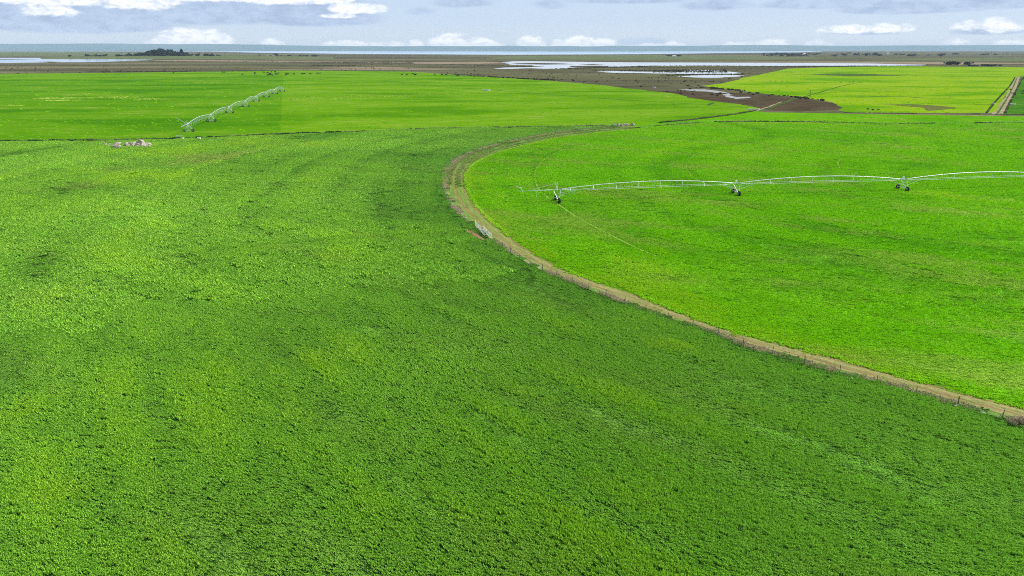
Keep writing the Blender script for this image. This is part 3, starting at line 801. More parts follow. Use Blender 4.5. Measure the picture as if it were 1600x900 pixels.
BARE = [tuple(at(732, 361))[:2], tuple(at(751, 373))[:2]]
def grass(name, poly, spots, mat, label, edges, trails, hscale, base_tint, comb, near_lane, rank, gap, flecks):
    XS = []
    for kind, (d0, d1, step) in (('near', (36, 420, 1.15)), ('mid', (44, 420, 3.1))):
        X, Y = frustum_grid(d0, d1, step)
        rr = np.hypot(X, Y)
        if kind == 'near':
            # keep the small patches close by and along edges
            keep = np.ones(X.size, bool)
            far = rr > SWITCH + (fbm(X, Y, 9) - .5) * 22
            lim = np.zeros(X.size, bool)
            idx = np.where(far)[0]
            dd = np.full(idx.size, 1e9)
            for l in edges + trails: dd = np.minimum(dd, dist_line(X[idx], Y[idx], l))
            keep[idx] = dd < 3.8
            X, Y = X[keep], Y[keep]
            de = np.full(X.size, 1e9)
            for l in edges: de = np.minimum(de, dist_line(X, Y, l))
            dt = np.full(X.size, 1e9)
            for l in trails: dt = np.minimum(dt, dist_line(X, Y, l))
            ok = (inside(X, Y, poly) & (de > 0.45 - .3 * fbm(X, Y, 3)) | (de < .7) & (RNG.random(X.size) < .12)) & (dt > gap)
            ok &= dist_line(X, Y, BARE) > .7 + .9 * fbm(X, Y, 1.5, 2)
            X, Y, de, dt = X[ok], Y[ok], de[ok], dt[ok]
        else:
            far = rr > SWITCH - 4 + (fbm(X, Y, 9) - .5) * 22
            X, Y = X[far], Y[far]
            dd = np.full(X.size, 1e9)
            for l in edges + trails: dd = np.minimum(dd, dist_line(X, Y, l))
            ok = inside(X, Y, poly) & (dd > 2.7)
            X, Y, de = X[ok], Y[ok], dd[ok]; dt = de + 5
        n = X.size
        # combed ridges: growth leans and stands higher along bands
        ca, sa = math.cos(comb), math.sin(comb)
        U = X * ca + Y * sa; W = -X * sa + Y * ca
        dl = np.full(n, 1e9)
        for l in edges: dl = np.minimum(dl, dist_line(X, Y, l[::3]))
        wl = 2.6 if kind == 'near' else 6.0
        ridge = 0.6 * fbm(U / 7, dl * .9, wl, 2) + 0.4 * fbm(U / 3, W, wl * 1.3, 2)
        ridge = np.clip((ridge - .5) * 2.0 + .5, 0, 1)
        big = fbm(X, Y, 26, 3); huge = fbm(X, Y, 75, 3)
        hz = hscale * (1 + rank * np.exp(-dl / 3.0)) * (0.22 + 1.55 * ridge + 0.40 * (big - .5))
        tint = base_tint + (huge - .5) * 0.55 + (big - .5) * 0.40 + (ridge - .5) * 0.5 + near_lane * np.exp(-dl / 5.0)
        dry = np.clip((fbm(U / 9 + 30, W / 2, 3.0, 3) - .53) * flecks * 3, 0, .45)
        tint, dry = apply_spots(X, Y, spots, tint, dry)
        hz = hz * np.clip(1 - dry * .7, .3, 1) * np.clip(dt / (1.0 if gap < .5 else 1.6), .18, 1)
        rot = comb + (fbm(X + 50, Y, 45, 2) - .5) * 1.3 + RNG.normal(size=n) * .12
        turn = np.stack([(RNG.random(n) - .5) * .1, (RNG.random(n) - .5) * .1, rot], 1)
        sx = 0.95 + 0.25 * RNG.random(n)
        size = np.stack([sx, sx, hz], 1)
        P = np.stack([X, Y, np.full(n, 0.004)], 1)
        scatter(name, CROP_NEAR if kind == 'near' else MID, P, turn, size, np.clip(tint, 0, 1), np.clip(dry, 0, .95), mat,
                label[0] if kind == 'near' else label[1], 'pasture grass')
        print(name, kind, n)
grass('pasture_grass', POLY_A, SPOTS_A, M['left_crop'],
      ('deep green clumpy pasture grass filling the foreground below the lane', 'deep green pasture grass of the left field running back to the far fence'),
      [OUTER], SHEEP + PALE, 1.0, 0.42, R(-33), -.32, .15, .40, .12)
grass('pasture_grass', POLY_B, SPOTS_B, M['right_crop'],
      ('bright yellow green pasture grass just inside the curved lane', 'bright green pasture grass under the long irrigator right of the lane'),
      [INNER], WHEEL, 0.72, 0.42, R(-25), .40, .3, .62, .7)

# weeds and dry stalks beside the fence and on the verge
def verge_plants():
    i = RNG.random(9000) ** .8 * (len(LANE_A) - 1); k = i.astype(int); fr = (i - k)[:, None]
    k2 = np.minimum(k + 1, len(LANE_A) - 1)
    a = LANE_A[k] * (1 - fr) + LANE_A[k2] * fr; b = LANE_B[k] * (1 - fr) + LANE_B[k2] * fr
    along = i / (len(LANE_A) - 1)
    u = RNG.random(9000)
    u = np.where(RNG.random(9000) < .5, u * .30 - .08, u)
    P2 = a * (1 - u[:, None]) + b * u[:, None]
    n1 = fbm(P2[:, 0], P2[:, 1], 6, 3)
    upper = along < .40
    mid_ = (u > .38) & (u < .97) & (np.abs(u - .50) > .05) & (np.abs(u - .87) > .05)
    keep = (u < .28) & (n1 > .44) | (upper & (u < .95) & (n1 > .35)) | (mid_ & (n1 > .40) & (RNG.random(9000) < np.where(along < .6, .5, .12))) | (u > .96) & (n1 > .45)
    dt = dist_line(P2[:, 0], P2[:, 1], np.array([tuple(at(736, 358))[:2], tuple(at(757, 372))[:2]]))
    keep &= dt > 1.6
    P2, u, n1, along = P2[keep], u[keep], n1[keep], along[keep]
    n = len(u)
    n2 = fbm(P2[:, 0] + 40, P2[:, 1], 5, 3)
    dry = np.where((u > -.03) & (u < .30), np.clip((n2 - .26) * 5, 0, .95), np.clip((n2 - .55) * 3, 0, .6))
    dry = np.where(u < 0.0, dry * .25, dry)
    tint = np.where(u < .0, .30, .55) + (n1 - .5) * .8
    hz = 0.22 + 0.42 * RNG.random(n)
    hz = np.where(u > .38, hz * np.where(along < .40, .8, .30), hz); tint = np.where(u > .38, .95, tint)
    s = 0.40 + .4 * RNG.random(n)
    scatter('verge_weed', NEAR, np.stack([P2[:, 0], P2[:, 1], np.full(n, .006)], 1), np.stack([np.zeros(n), np.zeros(n), RNG.random(n) * 6.28], 1),
            np.stack([s, s, hz], 1), np.clip(tint, 0, 1), dry, M['weed'], 'straw coloured and dark green weeds along the curved wire fence', 'weeds')
verge_plants()
def line_weeds(name, line, step, wid, hz, tint, dry, label, dry_amp=.3, sc=1.0, mat='weed'):
    L = resample(line, max(2, int(sum(np.hypot(*np.diff(np.asarray(line), axis=0).T)) / step)))
    P2 = L + (RNG.random(L.shape) - .5) * wid
    n = len(P2); q = fbm(P2[:, 0], P2[:, 1], 20, 3)
    keep = q > .33; P2 = P2[keep]; q = q[keep]; n = len(P2)
    s = (.7 + .6 * RNG.random(n)) * sc
    scatter(name, NEAR, np.stack([P2[:, 0], P2[:, 1], np.full(n, .02)], 1), np.stack([np.zeros(n), np.zeros(n), RNG.random(n) * 6.28], 1),
            np.stack([s, s, hz * (.5 + RNG.random(n))], 1), np.clip(tint + (q - .5), 0, 1), np.clip(dry + (q - .5) * dry_amp * 4, 0, .9), M[mat], label, 'weeds')
line_weeds('lane_edge_grass', OUTER[::2], .45, 1.0, .38, .60, .1, 'ragged dark green grass along the pasture side of the curved fence', .1, .5)
line_weeds('lane_edge_grass', INNER[::2], .25, 1.0, .55, .75, .10, 'ragged bright grass where the right pasture meets the lane', .1, .42, 'right_crop')
NB = int(len(LANE_A) * .52)
for q_, dr, lb in ((.16, .35, 'strawy tussocks on the fence side of the lane round its far bend'), (.32, .12, 'low grass between fence strip and first rut on the far bend of the lane'),
                   (.68, .10, 'low grass between the two ruts on the far bend of the lane'), (.97, .05, 'low grass on the pasture side of the lane round its far bend')):
    line_weeds('lane_grass', (LANE_A * (1 - q_) + LANE_B * q_)[:NB], .30, 1.5, .5, .85, dr, lb, .35, .42)
line_weeds('fence_weed', [p for p in FENCE_AC if p[0] < -90], .7, 1.6, 1.5, .05, .0, 'dark rank grass along the straight fence on the left')
line_weeds('fence_weed', [p for p in FENCE_AC if p[0] >= -90], .8, 1.6, 1.2, .35, .35, 'pale and dark weeds along the middle stretch of straight fence')
line_weeds('fence_weed', HEDGE, .4, 1.8, 1.5, .12, .2, 'dark weedy drain bank running up to the brown mudflat', .5, .65)
line_weeds('fence_weed', FENCE_BD, .6, 1.3, 1.2, .2, .35, 'patchy weeds along the fence behind the bright right pasture', .5, .7)

# rank clumps and dry patches dotted over the far pastures
def far_clumps(name, poly, n, px_box, mat, label, spots, base, hz0):
    x0, x1, y0, y1 = px_box
    px = x0 + RNG.random(n) * (x1 - x0); py = y0 + RNG.random(n) * (y1 - y0)
    d = (450 - py) / FPX; zz = -sp + d * cp; t = -CAM_H / zz
    X = (px - 800) / FPX * t; Y = (cp + d * sp) * t
    for cx, cy, rx, ry, m in spots:
        c = at(cx, cy); ex = (at(cx + rx, cy) - c).length; ey = abs(at(cx, cy + ry).y - at(cx, cy - ry).y) / 2
        X = np.concatenate([X, c.x + RNG.normal(size=m) * ex * .5]); Y = np.concatenate([Y, c.y + RNG.normal(size=m) * ey * .5])
    k0 = np.arange(X.size) < n
    cl = fbm(X, Y, 28, 3)
    ok = inside(X, Y, poly) & ((cl > .40) | ~k0) & ((fbm(X + 9, Y, 5, 2) > .42) | k0)
    X, Y, k0, cl = X[ok], Y[ok], k0[ok], cl[ok]
    m = X.size; s = (.35 + .75 * RNG.random(m) ** 2) * np.clip(Y / 420, .8, 2.2)
    s = np.where(k0, s, s * .9)
    lightk = RNG.random(m) < .45
    tint = np.where(k0, np.where(lightk, .65, .30), 1.0); dry = np.where(k0, np.where(lightk, .08, 0.0), .45 + .4 * RNG.random(m))
    scatter(name, NEAR, np.stack([X, Y, np.full(m, .02)], 1), np.stack([np.zeros(m), np.zeros(m), RNG.random(m) * 6.28], 1),
            np.stack([s, s, hz0 * (.4 + .8 * RNG.random(m)) * np.where(k0 & ~lightk, .9, .6)], 1), tint, dry, mat, label, 'pasture grass')
far_clumps('rank_clump', [(p[0], p[1]) for p in polyC], 4200, (-60, 1190, 111, 226), M['right_crop'], 'scattered rank and dry grass clumps over the far pasture round the distant irrigator',
           [(85, 153.5, 26, 1.0, 300), (95, 157, 26, .8, 300), (180, 152, 60, 1.8, 260), (230, 155, 40, 1.2, 160), (140, 147, 30, 1.0, 80), (500, 154, 60, 2.0, 240), (600, 150.5, 60, 1.5, 160), (680, 147, 50, 1.0, 90), (330, 129, 50, 1.2, 60), (20, 165, 20, 1, 60), (300, 216, 30, 1.0, 200), (1045, 151, 8, .8, 60)], .4, 1.0)
far_clumps('rank_clump', [(p[0], p[1]) for p in polyD], 700, (960, 1660, 173, 197), M['right_crop'], 'scattered clumps of rank grass over the strip between the two back fences', [(1405, 186.5, 18, .6, 80), (1350, 185.6, 10, .5, 60)], .4, .8)
far_clumps('rank_clump', [(p[0], p[1]) for p in polyE], 1400, (1090, 1660, 104, 178), M['right_crop'], 'scattered rank grass clumps over the yellow green pasture', [(1300, 143, 60, 1.5, 80), (1400, 140, 50, 1.5, 80), (1390, 163, 30, 2, 60)], .4, 1.0)

# scrub on the marsh
SCRUB = []
for k in range(3):
    v, f, t = patch_mesh(2.4, 16, 16, 1.1, 0.45, 0.75, 60 + k)
    SCRUB.append((v, f, t))
def scrub_mat():
    return crop_mat('marsh_scrub', (0.040, 0.044, 0.027), (0.070, 0.074, 0.042), (0.115, 0.105, 0.06), (0.20, 0.16, 0.10))
M['marsh_scrub'] = scrub_mat()
def marsh_scrub():
    P = []
    lines = [([(1000, 103.6), (1050, 103), (1110, 103), (1200, 103.8), (1300, 103.6), (1440, 103)], 900, 16),
             ([(880, 108), (960, 104.8), (1000, 104.3)], 300, 14), ([(235, 95.8), (300, 96.6), (400, 96.8), (470, 97.4), (620, 98)], 700, 18),
             ([(490, 102.6), (560, 102.4)], 200, 8), ([(680, 116.5), (740, 119), (780, 121.5), (860, 125.5)], 420, 10), ([(140, 111.5), (200, 112), (260, 112.5), (300, 111)], 240, 8),
             ([(960, 110.5), (1060, 111), (1150, 116)], 260, 10), ([(1040, 118), (1110, 116.3), (1160, 116.5)], 200, 5), ([(1100, 137), (1150, 140.5), (1230, 149), (1300, 158)], 260, 5),
             ([(800, 100.2), (880, 101)], 160, 8), ([(700, 101), (800, 103.5), (840, 103.5)], 240, 14)]
    for l, n, wd in lines:
        L = smooth(pts(l), 3.0); i = RNG.integers(0, len(L), n)
        q = L[i] + RNG.normal(size=(n, 2)) * wd * np.array([1, 1]); P.append(q)
    # scattered bushes over the flat
    n = 2600
    px = RNG.random(n) * 1700 - 50; py = 98 + RNG.random(n) ** 1.3 * 46
    t = (CAM_H) / np.maximum((py - HORIZON) / FPX, 1e-4)
    Y = t; X = (px - 800) / FPX * t * 1.06
    q = np.stack([X, Y], 1)
    cl = fbm(X, Y, 60, 3); q = q[cl > .48]; P.append(q)
    P = np.concatenate(P)
    polys = [polyC, polyE, polyD]
    bad = np.zeros(len(P), bool)
    for pl in polys: bad |= inside(P[:, 0], P[:, 1], [(p[0], p[1]) for p in pl])
    for o in bpy.data.objects:
        if o.name.startswith(('lagoon', 'creek')):
            me = o.data; vv = [(v.co.x, v.co.y) for v in me.vertices]
            bad |= inside(P[:, 0], P[:, 1], vv)
    P = P[~bad]
    m = 420; rx = 1020 + RNG.random(m) * 115; ry = 109.2 + RNG.random(m) * 4.2
    P = np.concatenate([P, np.array([tuple(at(a_, b_))[:2] for a_, b_ in zip(rx, ry)])]); n = len(P)
    s = .4 + .9 * RNG.random(n) ** 2; hz = .4 + .9 * RNG.random(n)
    tint = np.clip(fbm(P[:, 0], P[:, 1], 90, 3) * 1.6 - .45, 0, 1)
    scatter('marsh_scrub', SCRUB, np.stack([P[:, 0], P[:, 1], np.full(n, .02)], 1), np.stack([np.zeros(n), np.zeros(n), RNG.random(n) * 6.28], 1),
            np.stack([s, s, hz], 1), tint, np.clip((fbm(P[:, 0], P[:, 1] + 77, 50, 2) - .6) * 3, 0, .8), M['marsh_scrub'], 'low olive brown scrub scattered over the marsh and lagoon shores', 'scrub')
marsh_scrub()

# ------------------------------------------------------------------ irrigators
def arch(i, rise_): return 4 * i * (1 - i) * rise_
def irrigator(label, towers, pipe_h, rise_, over, mast, hose_n, hose_len, extra=None):
    """towers: ground points in order from the outer end; the machine hangs its pipe between them"""
    o0 = Vector((towers[0].x, towers[0].y, 0))
    root = empty('pivot_irrigator', o0)
    tag(root, label, 'irrigator', 'centre pivot irrigators on the pastures')
    T = [Vector((t.x, t.y, 0)) - o0 for t in towers]
    hose_me = None
    # spans
    for a, b in zip(T[:-1], T[1:]):
        d = b - a; ln = d.length; ax = d / ln; pr = Vector((-ax.y, ax.x, 0))
        path = [a + d * t + Vector((0, 0, pipe_h + arch(t, rise_))) for t in np.linspace(0, 1, 25)]
        mb = MB().tube(path, 0.12, 8)
        for t in np.linspace(0.0, 1, 9): mb.tube([a + d * (t - .002) + Vector((0, 0, pipe_h + arch(t, rise_))), a + d * (t + .002) + Vector((0, 0, pipe_h + arch(t, rise_)))], 0.17, 8)
        span = mb.build('span_pipe', M['steel'], root, True)
        ns = 8
        tr = MB()
        ts = np.linspace(0.07, 0.93, ns)
        def chord(t, s):
            k = math.sin(math.pi * (t - 0.02) / 0.96)
            return a + d * t + pr * s * (0.25 + 0.75 * min(1, 2.2 * k)) + Vector((0, 0, pipe_h - 0.20 + 0.15 * k))
        for s in (-1, 1):
            line = [a + d * 0.012 + Vector((0, 0, pipe_h + .02))] + [chord(t, s) for t in ts] + [a + d * 0.988 + Vector((0, 0, pipe_h + .02))]
            tr.tube(line, 0.032, 5)
        for j, t in enumerate(ts):
            top = a + d * t + Vector((0, 0, pipe_h + arch(t, rise_)))
            for s in (-1, 1):
                tr.tube([top, chord(t, s)], 0.030, 5)
            tr.tube([chord(t, -1), chord(t, 1)], 0.035, 5)
        tr.build('truss', M['steel'], span)
        for t in (np.arange(hose_n) + .5) / hose_n:
            top = a + d * t + Vector((0, 0, pipe_h + arch(t, rise_)))
            if hose_me is None:
                h = MB().tube([(0, 0, .05), (.10, 0, .22), (.22, 0, .12), (.24, 0, -.3), (.24, 0, -hose_len)], 0.013 * hose_len, 5)
                h.tube([(.24, 0, -hose_len + .02), (.24, 0, -hose_len - .16)], 0.06, 6)
                ho = h.build('drop_hose', M['hose'], span); hose_me = ho.data
            else:
                ho = bpy.data.objects.new('drop_hose', hose_me); COL.objects.link(ho); ho.parent = span
            ho.location = top; ho.rotation_euler = (0, 0, math.atan2(pr.y, pr.x))
    # overhang
    ax = (T[0] - T[1]).normalized(); pr = Vector((-ax.y, ax.x, 0))
    end = T[0] + ax * over
    ov = MB().tube([T[0] + Vector((0, 0, pipe_h)), T[0] + ax * over * .5 + Vector((0, 0, pipe_h + .05)), end + Vector((0, 0, pipe_h - .1))], [0.10, 0.09, 0.07], 8)
    ovo = ov.build('overhang_pipe', M['steel'], root, True)
    cb = MB()
    for s in (-1, 1):
        cb.tube([T[0] + pr * s * .3 + Vector((0, 0, pipe_h + 2.0)), T[0] + ax * over * .75 + Vector((0, 0, pipe_h))], 0.015, 4)
    cb.build('stay_cable', M['steel'], ovo)
    gun = MB().tube([end - ax * 1.2 + pr * .5 + Vector((0, 0, pipe_h - .05)), end - ax * .9 + Vector((0, 0, pipe_h + 1.1)), end - ax * .6 - pr * .5 + Vector((0, 0, pipe_h - .05))], 0.05, 5)
    gun.tube([end - ax * .9 + Vector((0, 0, pipe_h + 1.0)), end + ax * .6 + Vector((0, 0, pipe_h + 1.35))], 0.06, 6)
    gun.build('end_gun', M['steel'], ovo)
    for t in (np.arange(max(3, int(hose_n * over / 50))) + .6) / max(3, int(hose_n * over / 50)):
        ho = bpy.data.objects.new('drop_hose', hose_me); COL.objects.link(ho); ho.parent = ovo
        ho.location = T[0] + ax * over * min(t, 1) + Vector((0, 0, pipe_h)); ho.rotation_euler = (0, 0, math.atan2(pr.y, pr.x))
    # towers
    for i, p in enumerate(T):
        q = T[i + 1] if i + 1 < len(T) else T[i - 1]
        ax = (q - p).normalized() * (1 if i + 1 < len(T) else -1); pr = Vector((-ax.y, ax.x, 0))
        wb = 2.15; wr = 0.76
        top = Vector((0, 0, pipe_h))
        fr = MB()
        for s in (-1, 1):
            foot = p + pr * s * wb + Vector((0, 0, wr + .12))
            for e in (-1, 1): fr.tube([foot + ax * e * .15, p + top + ax * e * 1.1 + Vector((0, 0, -.05))], 0.055, 6)
            fr.tube([foot + Vector((0, 0, .9)) - pr * s * .7, p + ax * 5.5 + top + Vector((0, 0, -.15)) + pr * s * .5], 0.03, 5)
            if i: fr.tube([foot + Vector((0, 0, .9)) - pr * s * .7, p - ax * 5.5 + top + Vector((0, 0, -.15)) + pr * s * .5], 0.03, 5)
        m1 = p + top * .55
        fr.tube([p - pr * wb * .62 + top * .5, p + pr * wb * .62 + top * .5], 0.04, 5)
        fr.tube([p - pr * (wb + .1) + Vector((0, 0, wr + .1)), p + pr * (wb + .1) + Vector((0, 0, wr + .1))], 0.11, 6)
        tw = fr.build('tower_frame', M['steel'], root)
        for s in (-1, 1):
            c = p + pr * s * wb + ax * .16 + Vector((0, 0, wr))
            wo_ = MB().wheel(c, ax, wr, wr * .44, .52).build('wheel', M['tyre'], tw)
            # rim lives under the tower beside its tyre
            r_ = MB().tube([c - ax * .12, c + ax * .12], wr * .43, 14); r_.tube([c - ax * .22, c + ax * .22], .12, 8)
            r_.build('wheel_rim', M['rim'], tw)
        bx = MB().box(p + Vector((0, 0, pipe_h + .45)) + pr * .25, (.5, .4, .7), math.atan2(ax.y, ax.x))
        bx.build('control_box', M['panel'], tw)
        mt = MB().tube([p + pr * wb * .0 + Vector((0, 0, wr + .05)) + ax * .3, p + ax * .3 + Vector((0, 0, wr + .45))], .17, 8)
        mt.build('gear_motor', M['rim'], tw)
        if i == 0:
            ms = MB()
            for (e, hh, off) in mast:
                ms.tube([p + top + pr * e * .35, p + top + pr * e * .35 + Vector((off[0], off[1], hh))], 0.07, 6)
            ms.build('mast', M['steel'], tw)
    return root
tr_ = [at(870, 315), at(1149, 304), at(1409, 297.3)]
d_ = (tr_[2] - tr_[0]) / 2
tR = [tr_[0], tr_[1], tr_[2], tr_[2] + d_ * .98, tr_[2] + d_ * 1.97]
irrigator('long white pivot irrigator crossing the bright right pasture, first wheel tower near the lane', tR, 3.45, 1.55, 11.5, ((-.6, 2.3, (-.6, .3)), (.6, 2.1, (.1, .2))), 16, 1.7)
tL = [at(295, 206), at(330.5, 190.3), at(359, 177), at(384, 166.8), at(400.5, 158.8), at(416.5, 152), at(429.5, 147), at(441, 143)]
irrigator('distant pale pivot irrigator receding diagonally over the far left pasture', tL, 4.1, 1.4, 12.0, ((-.6, 1.0, (0, 0)), (.6, 3.6, (-6.2, .5))), 15, 3.1)

# ------------------------------------------------------------------ fences
def fence(label, line, spacing, hgt, wires=4, big_every=5, skip=None, rad=.07, vary=0.25):
    L = np.asarray(line)
    ln = sum(np.hypot(*np.diff(L, axis=0).T))
    n = max(2, int(ln / spacing) + 1)
    Q = resample(L, n)
    root = empty('wire_fence', (Q[0][0], Q[0][1], 0))
    tag(root, label, 'fence', 'wire fences between the paddocks')
    o0 = Vector((Q[0][0], Q[0][1], 0))
    for i, q in enumerate(Q):
        if skip is not None and skip(q): continue
        h = hgt * (1 + (random.random() - .5) * vary); r = rad * (1.45 if i % big_every == 0 else 1.0)
        p = Vector((q[0], q[1], 0)) - o0
        tilt = Vector(((random.random() - .5) * .08, (random.random() - .5) * .08, 1)) * h
        MB().tube([p - Vector((0, 0, .1)), p + tilt], [r, r * .85], 7).build('post', M['post'], root)
    W = resample(L, n * 2)
    for k in range(wires):
        z = hgt * (.25 + .68 * k / max(1, wires - 1))
        runs = [[]]
        for q in W:
            if skip is not None and skip(q): runs.append([]); continue
            runs[-1].append(Vector((q[0], q[1], z)) - o0)
        mb = MB()
        for r_ in runs:
            if len(r_) > 1: mb.tube(r_, 0.007, 4)
        mb.build('wire', M['wire'], root)
    return root
GATE_A = at(743, 354); GATE_B = at(771, 377.5)
def near_gate(q):
    g = (GATE_A + GATE_B) / 2
    return (q[0] - g.x) ** 2 + (q[1] - g.y) ** 2 < ((GATE_A - GATE_B).length / 2 + .3) ** 2
OUT_VIS = OUTER[:: 2]
fence('curved wire fence on dark timber posts between lane and left pasture', OUT_VIS, 4.6, 1.3, 4, 4, near_gate, .055)
fence('straight wire fence across the back of the left pasture', FENCE_AC, 8.0, 1.25, 3, 5, None, .09)
fence('low wire fence along the back of the bright right pasture', FENCE_BD, 7.5, 1.2, 3, 5, None, .09)
fence('wire fence lining the left side of the pale dirt road', smooth(pts([(1541, 177), (1552, 163), (1566, 147), (1578, 134), (1586, 121)]), 8), 6.0, 1.3, 3, 4, None, .11)
fence('wire fence lining the right side of the pale dirt road', smooth(pts([(1570, 177), (1577, 162), (1585, 147), (1591, 135), (1599, 121)]), 8), 6.0, 1.3, 3, 4, None, .11)
fence('wire fence in front of the cross road at the yellow pasture', smooth(pts([(1325, 176.6), (1450, 178), (1600, 179.6), (1800, 182)]), 8), 7.0, 1.2, 3, 4, None, .11)
for l, lb in (([(1541, 177), (1552, 163), (1566, 147), (1578, 134), (1586, 121)], 'dark weeds under the fence left of the pale dirt road'), ([(1570, 177), (1577, 162), (1585, 147), (1591, 135), (1599, 121)], 'dark weeds under the fence right of the pale dirt road'),
              ([(1320, 176.4), (1450, 177.7), (1600, 179.3), (1800, 181.8)], 'dark weeds under the fence along the cross road')):
    line_weeds('fence_weed', smooth(pts(l), 3.0), .5, .6, 1.0, .15, .1, lb, .3, .55)

# gate: two tube leaves, both standing ajar
def gate_leaf(label, hinge, tip, h=1.25):
    d = tip - hinge; ln = d.length
    root = empty('field_gate', hinge, math.atan2(d.y, d.x)); tag(root, label, 'gate', 'pale tube gates at the lane opening')
    f = MB()
    f.tube([(0, 0, .15), (0, 0, h + .1), (ln, 0, h), (ln, 0, .15), (0, 0, .15)], .032, 6)
    f.build('gate_frame', M['gate'], root)
    for k in range(4):
        MB().tube([(.02, 0, .36 + .23 * k), (ln - .02, 0, .35 + .22 * k)], .022, 6).build('rail', M['gate'], root)
    MB().tube([(.05, 0, h), (ln - .05, 0, .2)], .03, 6).build('brace', M['gate'], root)
    g = MB(); g.tube([(-.12, 0, -.1), (-.12, 0, 1.6)], .08, 8); g.build('gate_post', M['gate'], root)
gate_leaf('pale tube gate hung ajar at the far side of the lane opening', GATE_A, at(757, 369))
gate_leaf('pale tube gate hung at the near side of the lane opening', at(768, 375), at(755, 360))
gate_leaf('small pale gate in the straight fence left of the distant irrigator', at(276, 216.6), at(287, 216.4), 1.4)

# ------------------------------------------------------------------ rocks
def rock_mesh(seed, n=2):
    rg = random.Random(seed); bm = bmesh.new()
    bmesh.ops.create_icosphere(bm, subdivisions=n, radius=1)
    pl = []
    for k in range(9):
        d = Vector((rg.gauss(0, 1), rg.gauss(0, 1), rg.gauss(0, .8))).normalized(); pl.append((d, .55 + .35 * rg.random()))
    for v in bm.verts:
        for d, c in pl:
            t = v.co.dot(d)
            if t > c: v.co -= d * (t - c)
        v.co *= 1 + (rg.random() - .5) * .12
    me = bpy.data.meshes.new('rock'); bm.to_mesh(me); bm.free()
    me.materials.append(M['rock'])
    return me
ROCKS = [rock_mesh(k) for k in range(6)]
def rock(px, py, s, label, group=None, k=None, z=0.0, rz=None):
    p = at(px, py)
    o = bpy.data.objects.new('rock', ROCKS[random.randrange(6) if k is None else k]); COL.objects.link(o)
    if py > 215: s = tuple(q * 1.25 for q in s)
    o.location = (p.x, p.y, z + s[2] * .62); o.scale = s; o.rotation_euler = (0, 0, rz if rz is not None else random.random() * 6.28)
    tag(o, label, 'rock', group)
    return o
G1 = 'pale rocks in the dump by the straight fence'
rock(182, 231, (1.9, 1.5, .8), 'flat pale slab of rock at the left front of the rock dump', G1, 1, 0, .1)
rock(185, 227.5, (1.6, 1.3, .8), 'pale brown stained rock behind the flat slab in the dump', G1, 2, 0, .4)
rock(220.5, 228, (1.5, 1.4, 1.55), 'tallest pale pointed boulder at the right of the rock dump', G1, 3, 0, 0)
rock(229, 228.4, (2.0, 1.4, .85), 'broad pale boulder sloping down at the right end of the dump', G1, 4, 0, .2)
rock(224.5, 229, (1.5, 1.2, 1.0), 'large pale boulder leaning on the tallest one in the dump', G1, 0, 0, .9)
for k in range(20):
    rock(192 + random.random() * 28, 225.8 + random.random() * 3.4, (.5 + random.random() * .7, .5 + random.random() * .6, .35 + random.random() * .7), 'medium pale rock heaped in the middle of the rock dump', G1)
for k in range(12):
    rock(214 + random.random() * 22, 228.8 + random.random() * 1.4, (.35 + random.random() * .4, .35 + random.random() * .4, .25 + random.random() * .4), 'small pale rock at the foot of the tall boulders', G1)
for k in range(7):
    rock(163 + random.random() * 10, 225 + random.random() * 4, (.3 + random.random() * .3, .3 + random.random() * .3, .2 + random.random() * .2), 'small pale stone scattered left of the rock dump', G1)
for k in range(5):
    rock(200 + random.random() * 22, 230.2 + random.random() * 1.0, (.5, .4, .25), 'small flat stone lying in grass before the rock dump', G1)
G2 = 'grey rubble beside the fence corner'
for k in range(26):
    rock(958 + random.random() * 34, 195.0 + random.random() * 2.6, (.5 + random.random() * .6, .4 + random.random() * .5, .3 + random.random() * .55), 'pale grey rubble rock in the heap at the fence corner', G2)
for px, py, s, lb in ((1331, 593, .28, 'single pale stone at the foot of a fence post near the lane'), (1377, 606, .4, 'pale brown stone in weeds between two near fence posts'),
                      (1494, 636, .4, 'pale stone by the nearest visible fence post'), (1535, 647, .35, 'small pale stone beside the fence near the right edge')):
    rock(px, py, (s * .8, s * .65, s * .45), lb, 'stray stones along the curved fence')

# ------------------------------------------------------------------ shrub of dry brush near the right edge
def brush(px, py, label):
    p = at(px, py)
    v, f, t = patch_mesh(2.0, 26, 20, 0.75, .06, .45, 99)
    o = obj('dry_bush', [(x, y * .8, z) for x, y, z in v], f, simple_mat('dry_brush', (0.36, 0.29, 0.19), .9, 0, .1, .4, 3.0))
    o.location = p; tag(o, label, 'bush')
brush(1589, 662, 'straw coloured dead bush against the fence at the right edge')

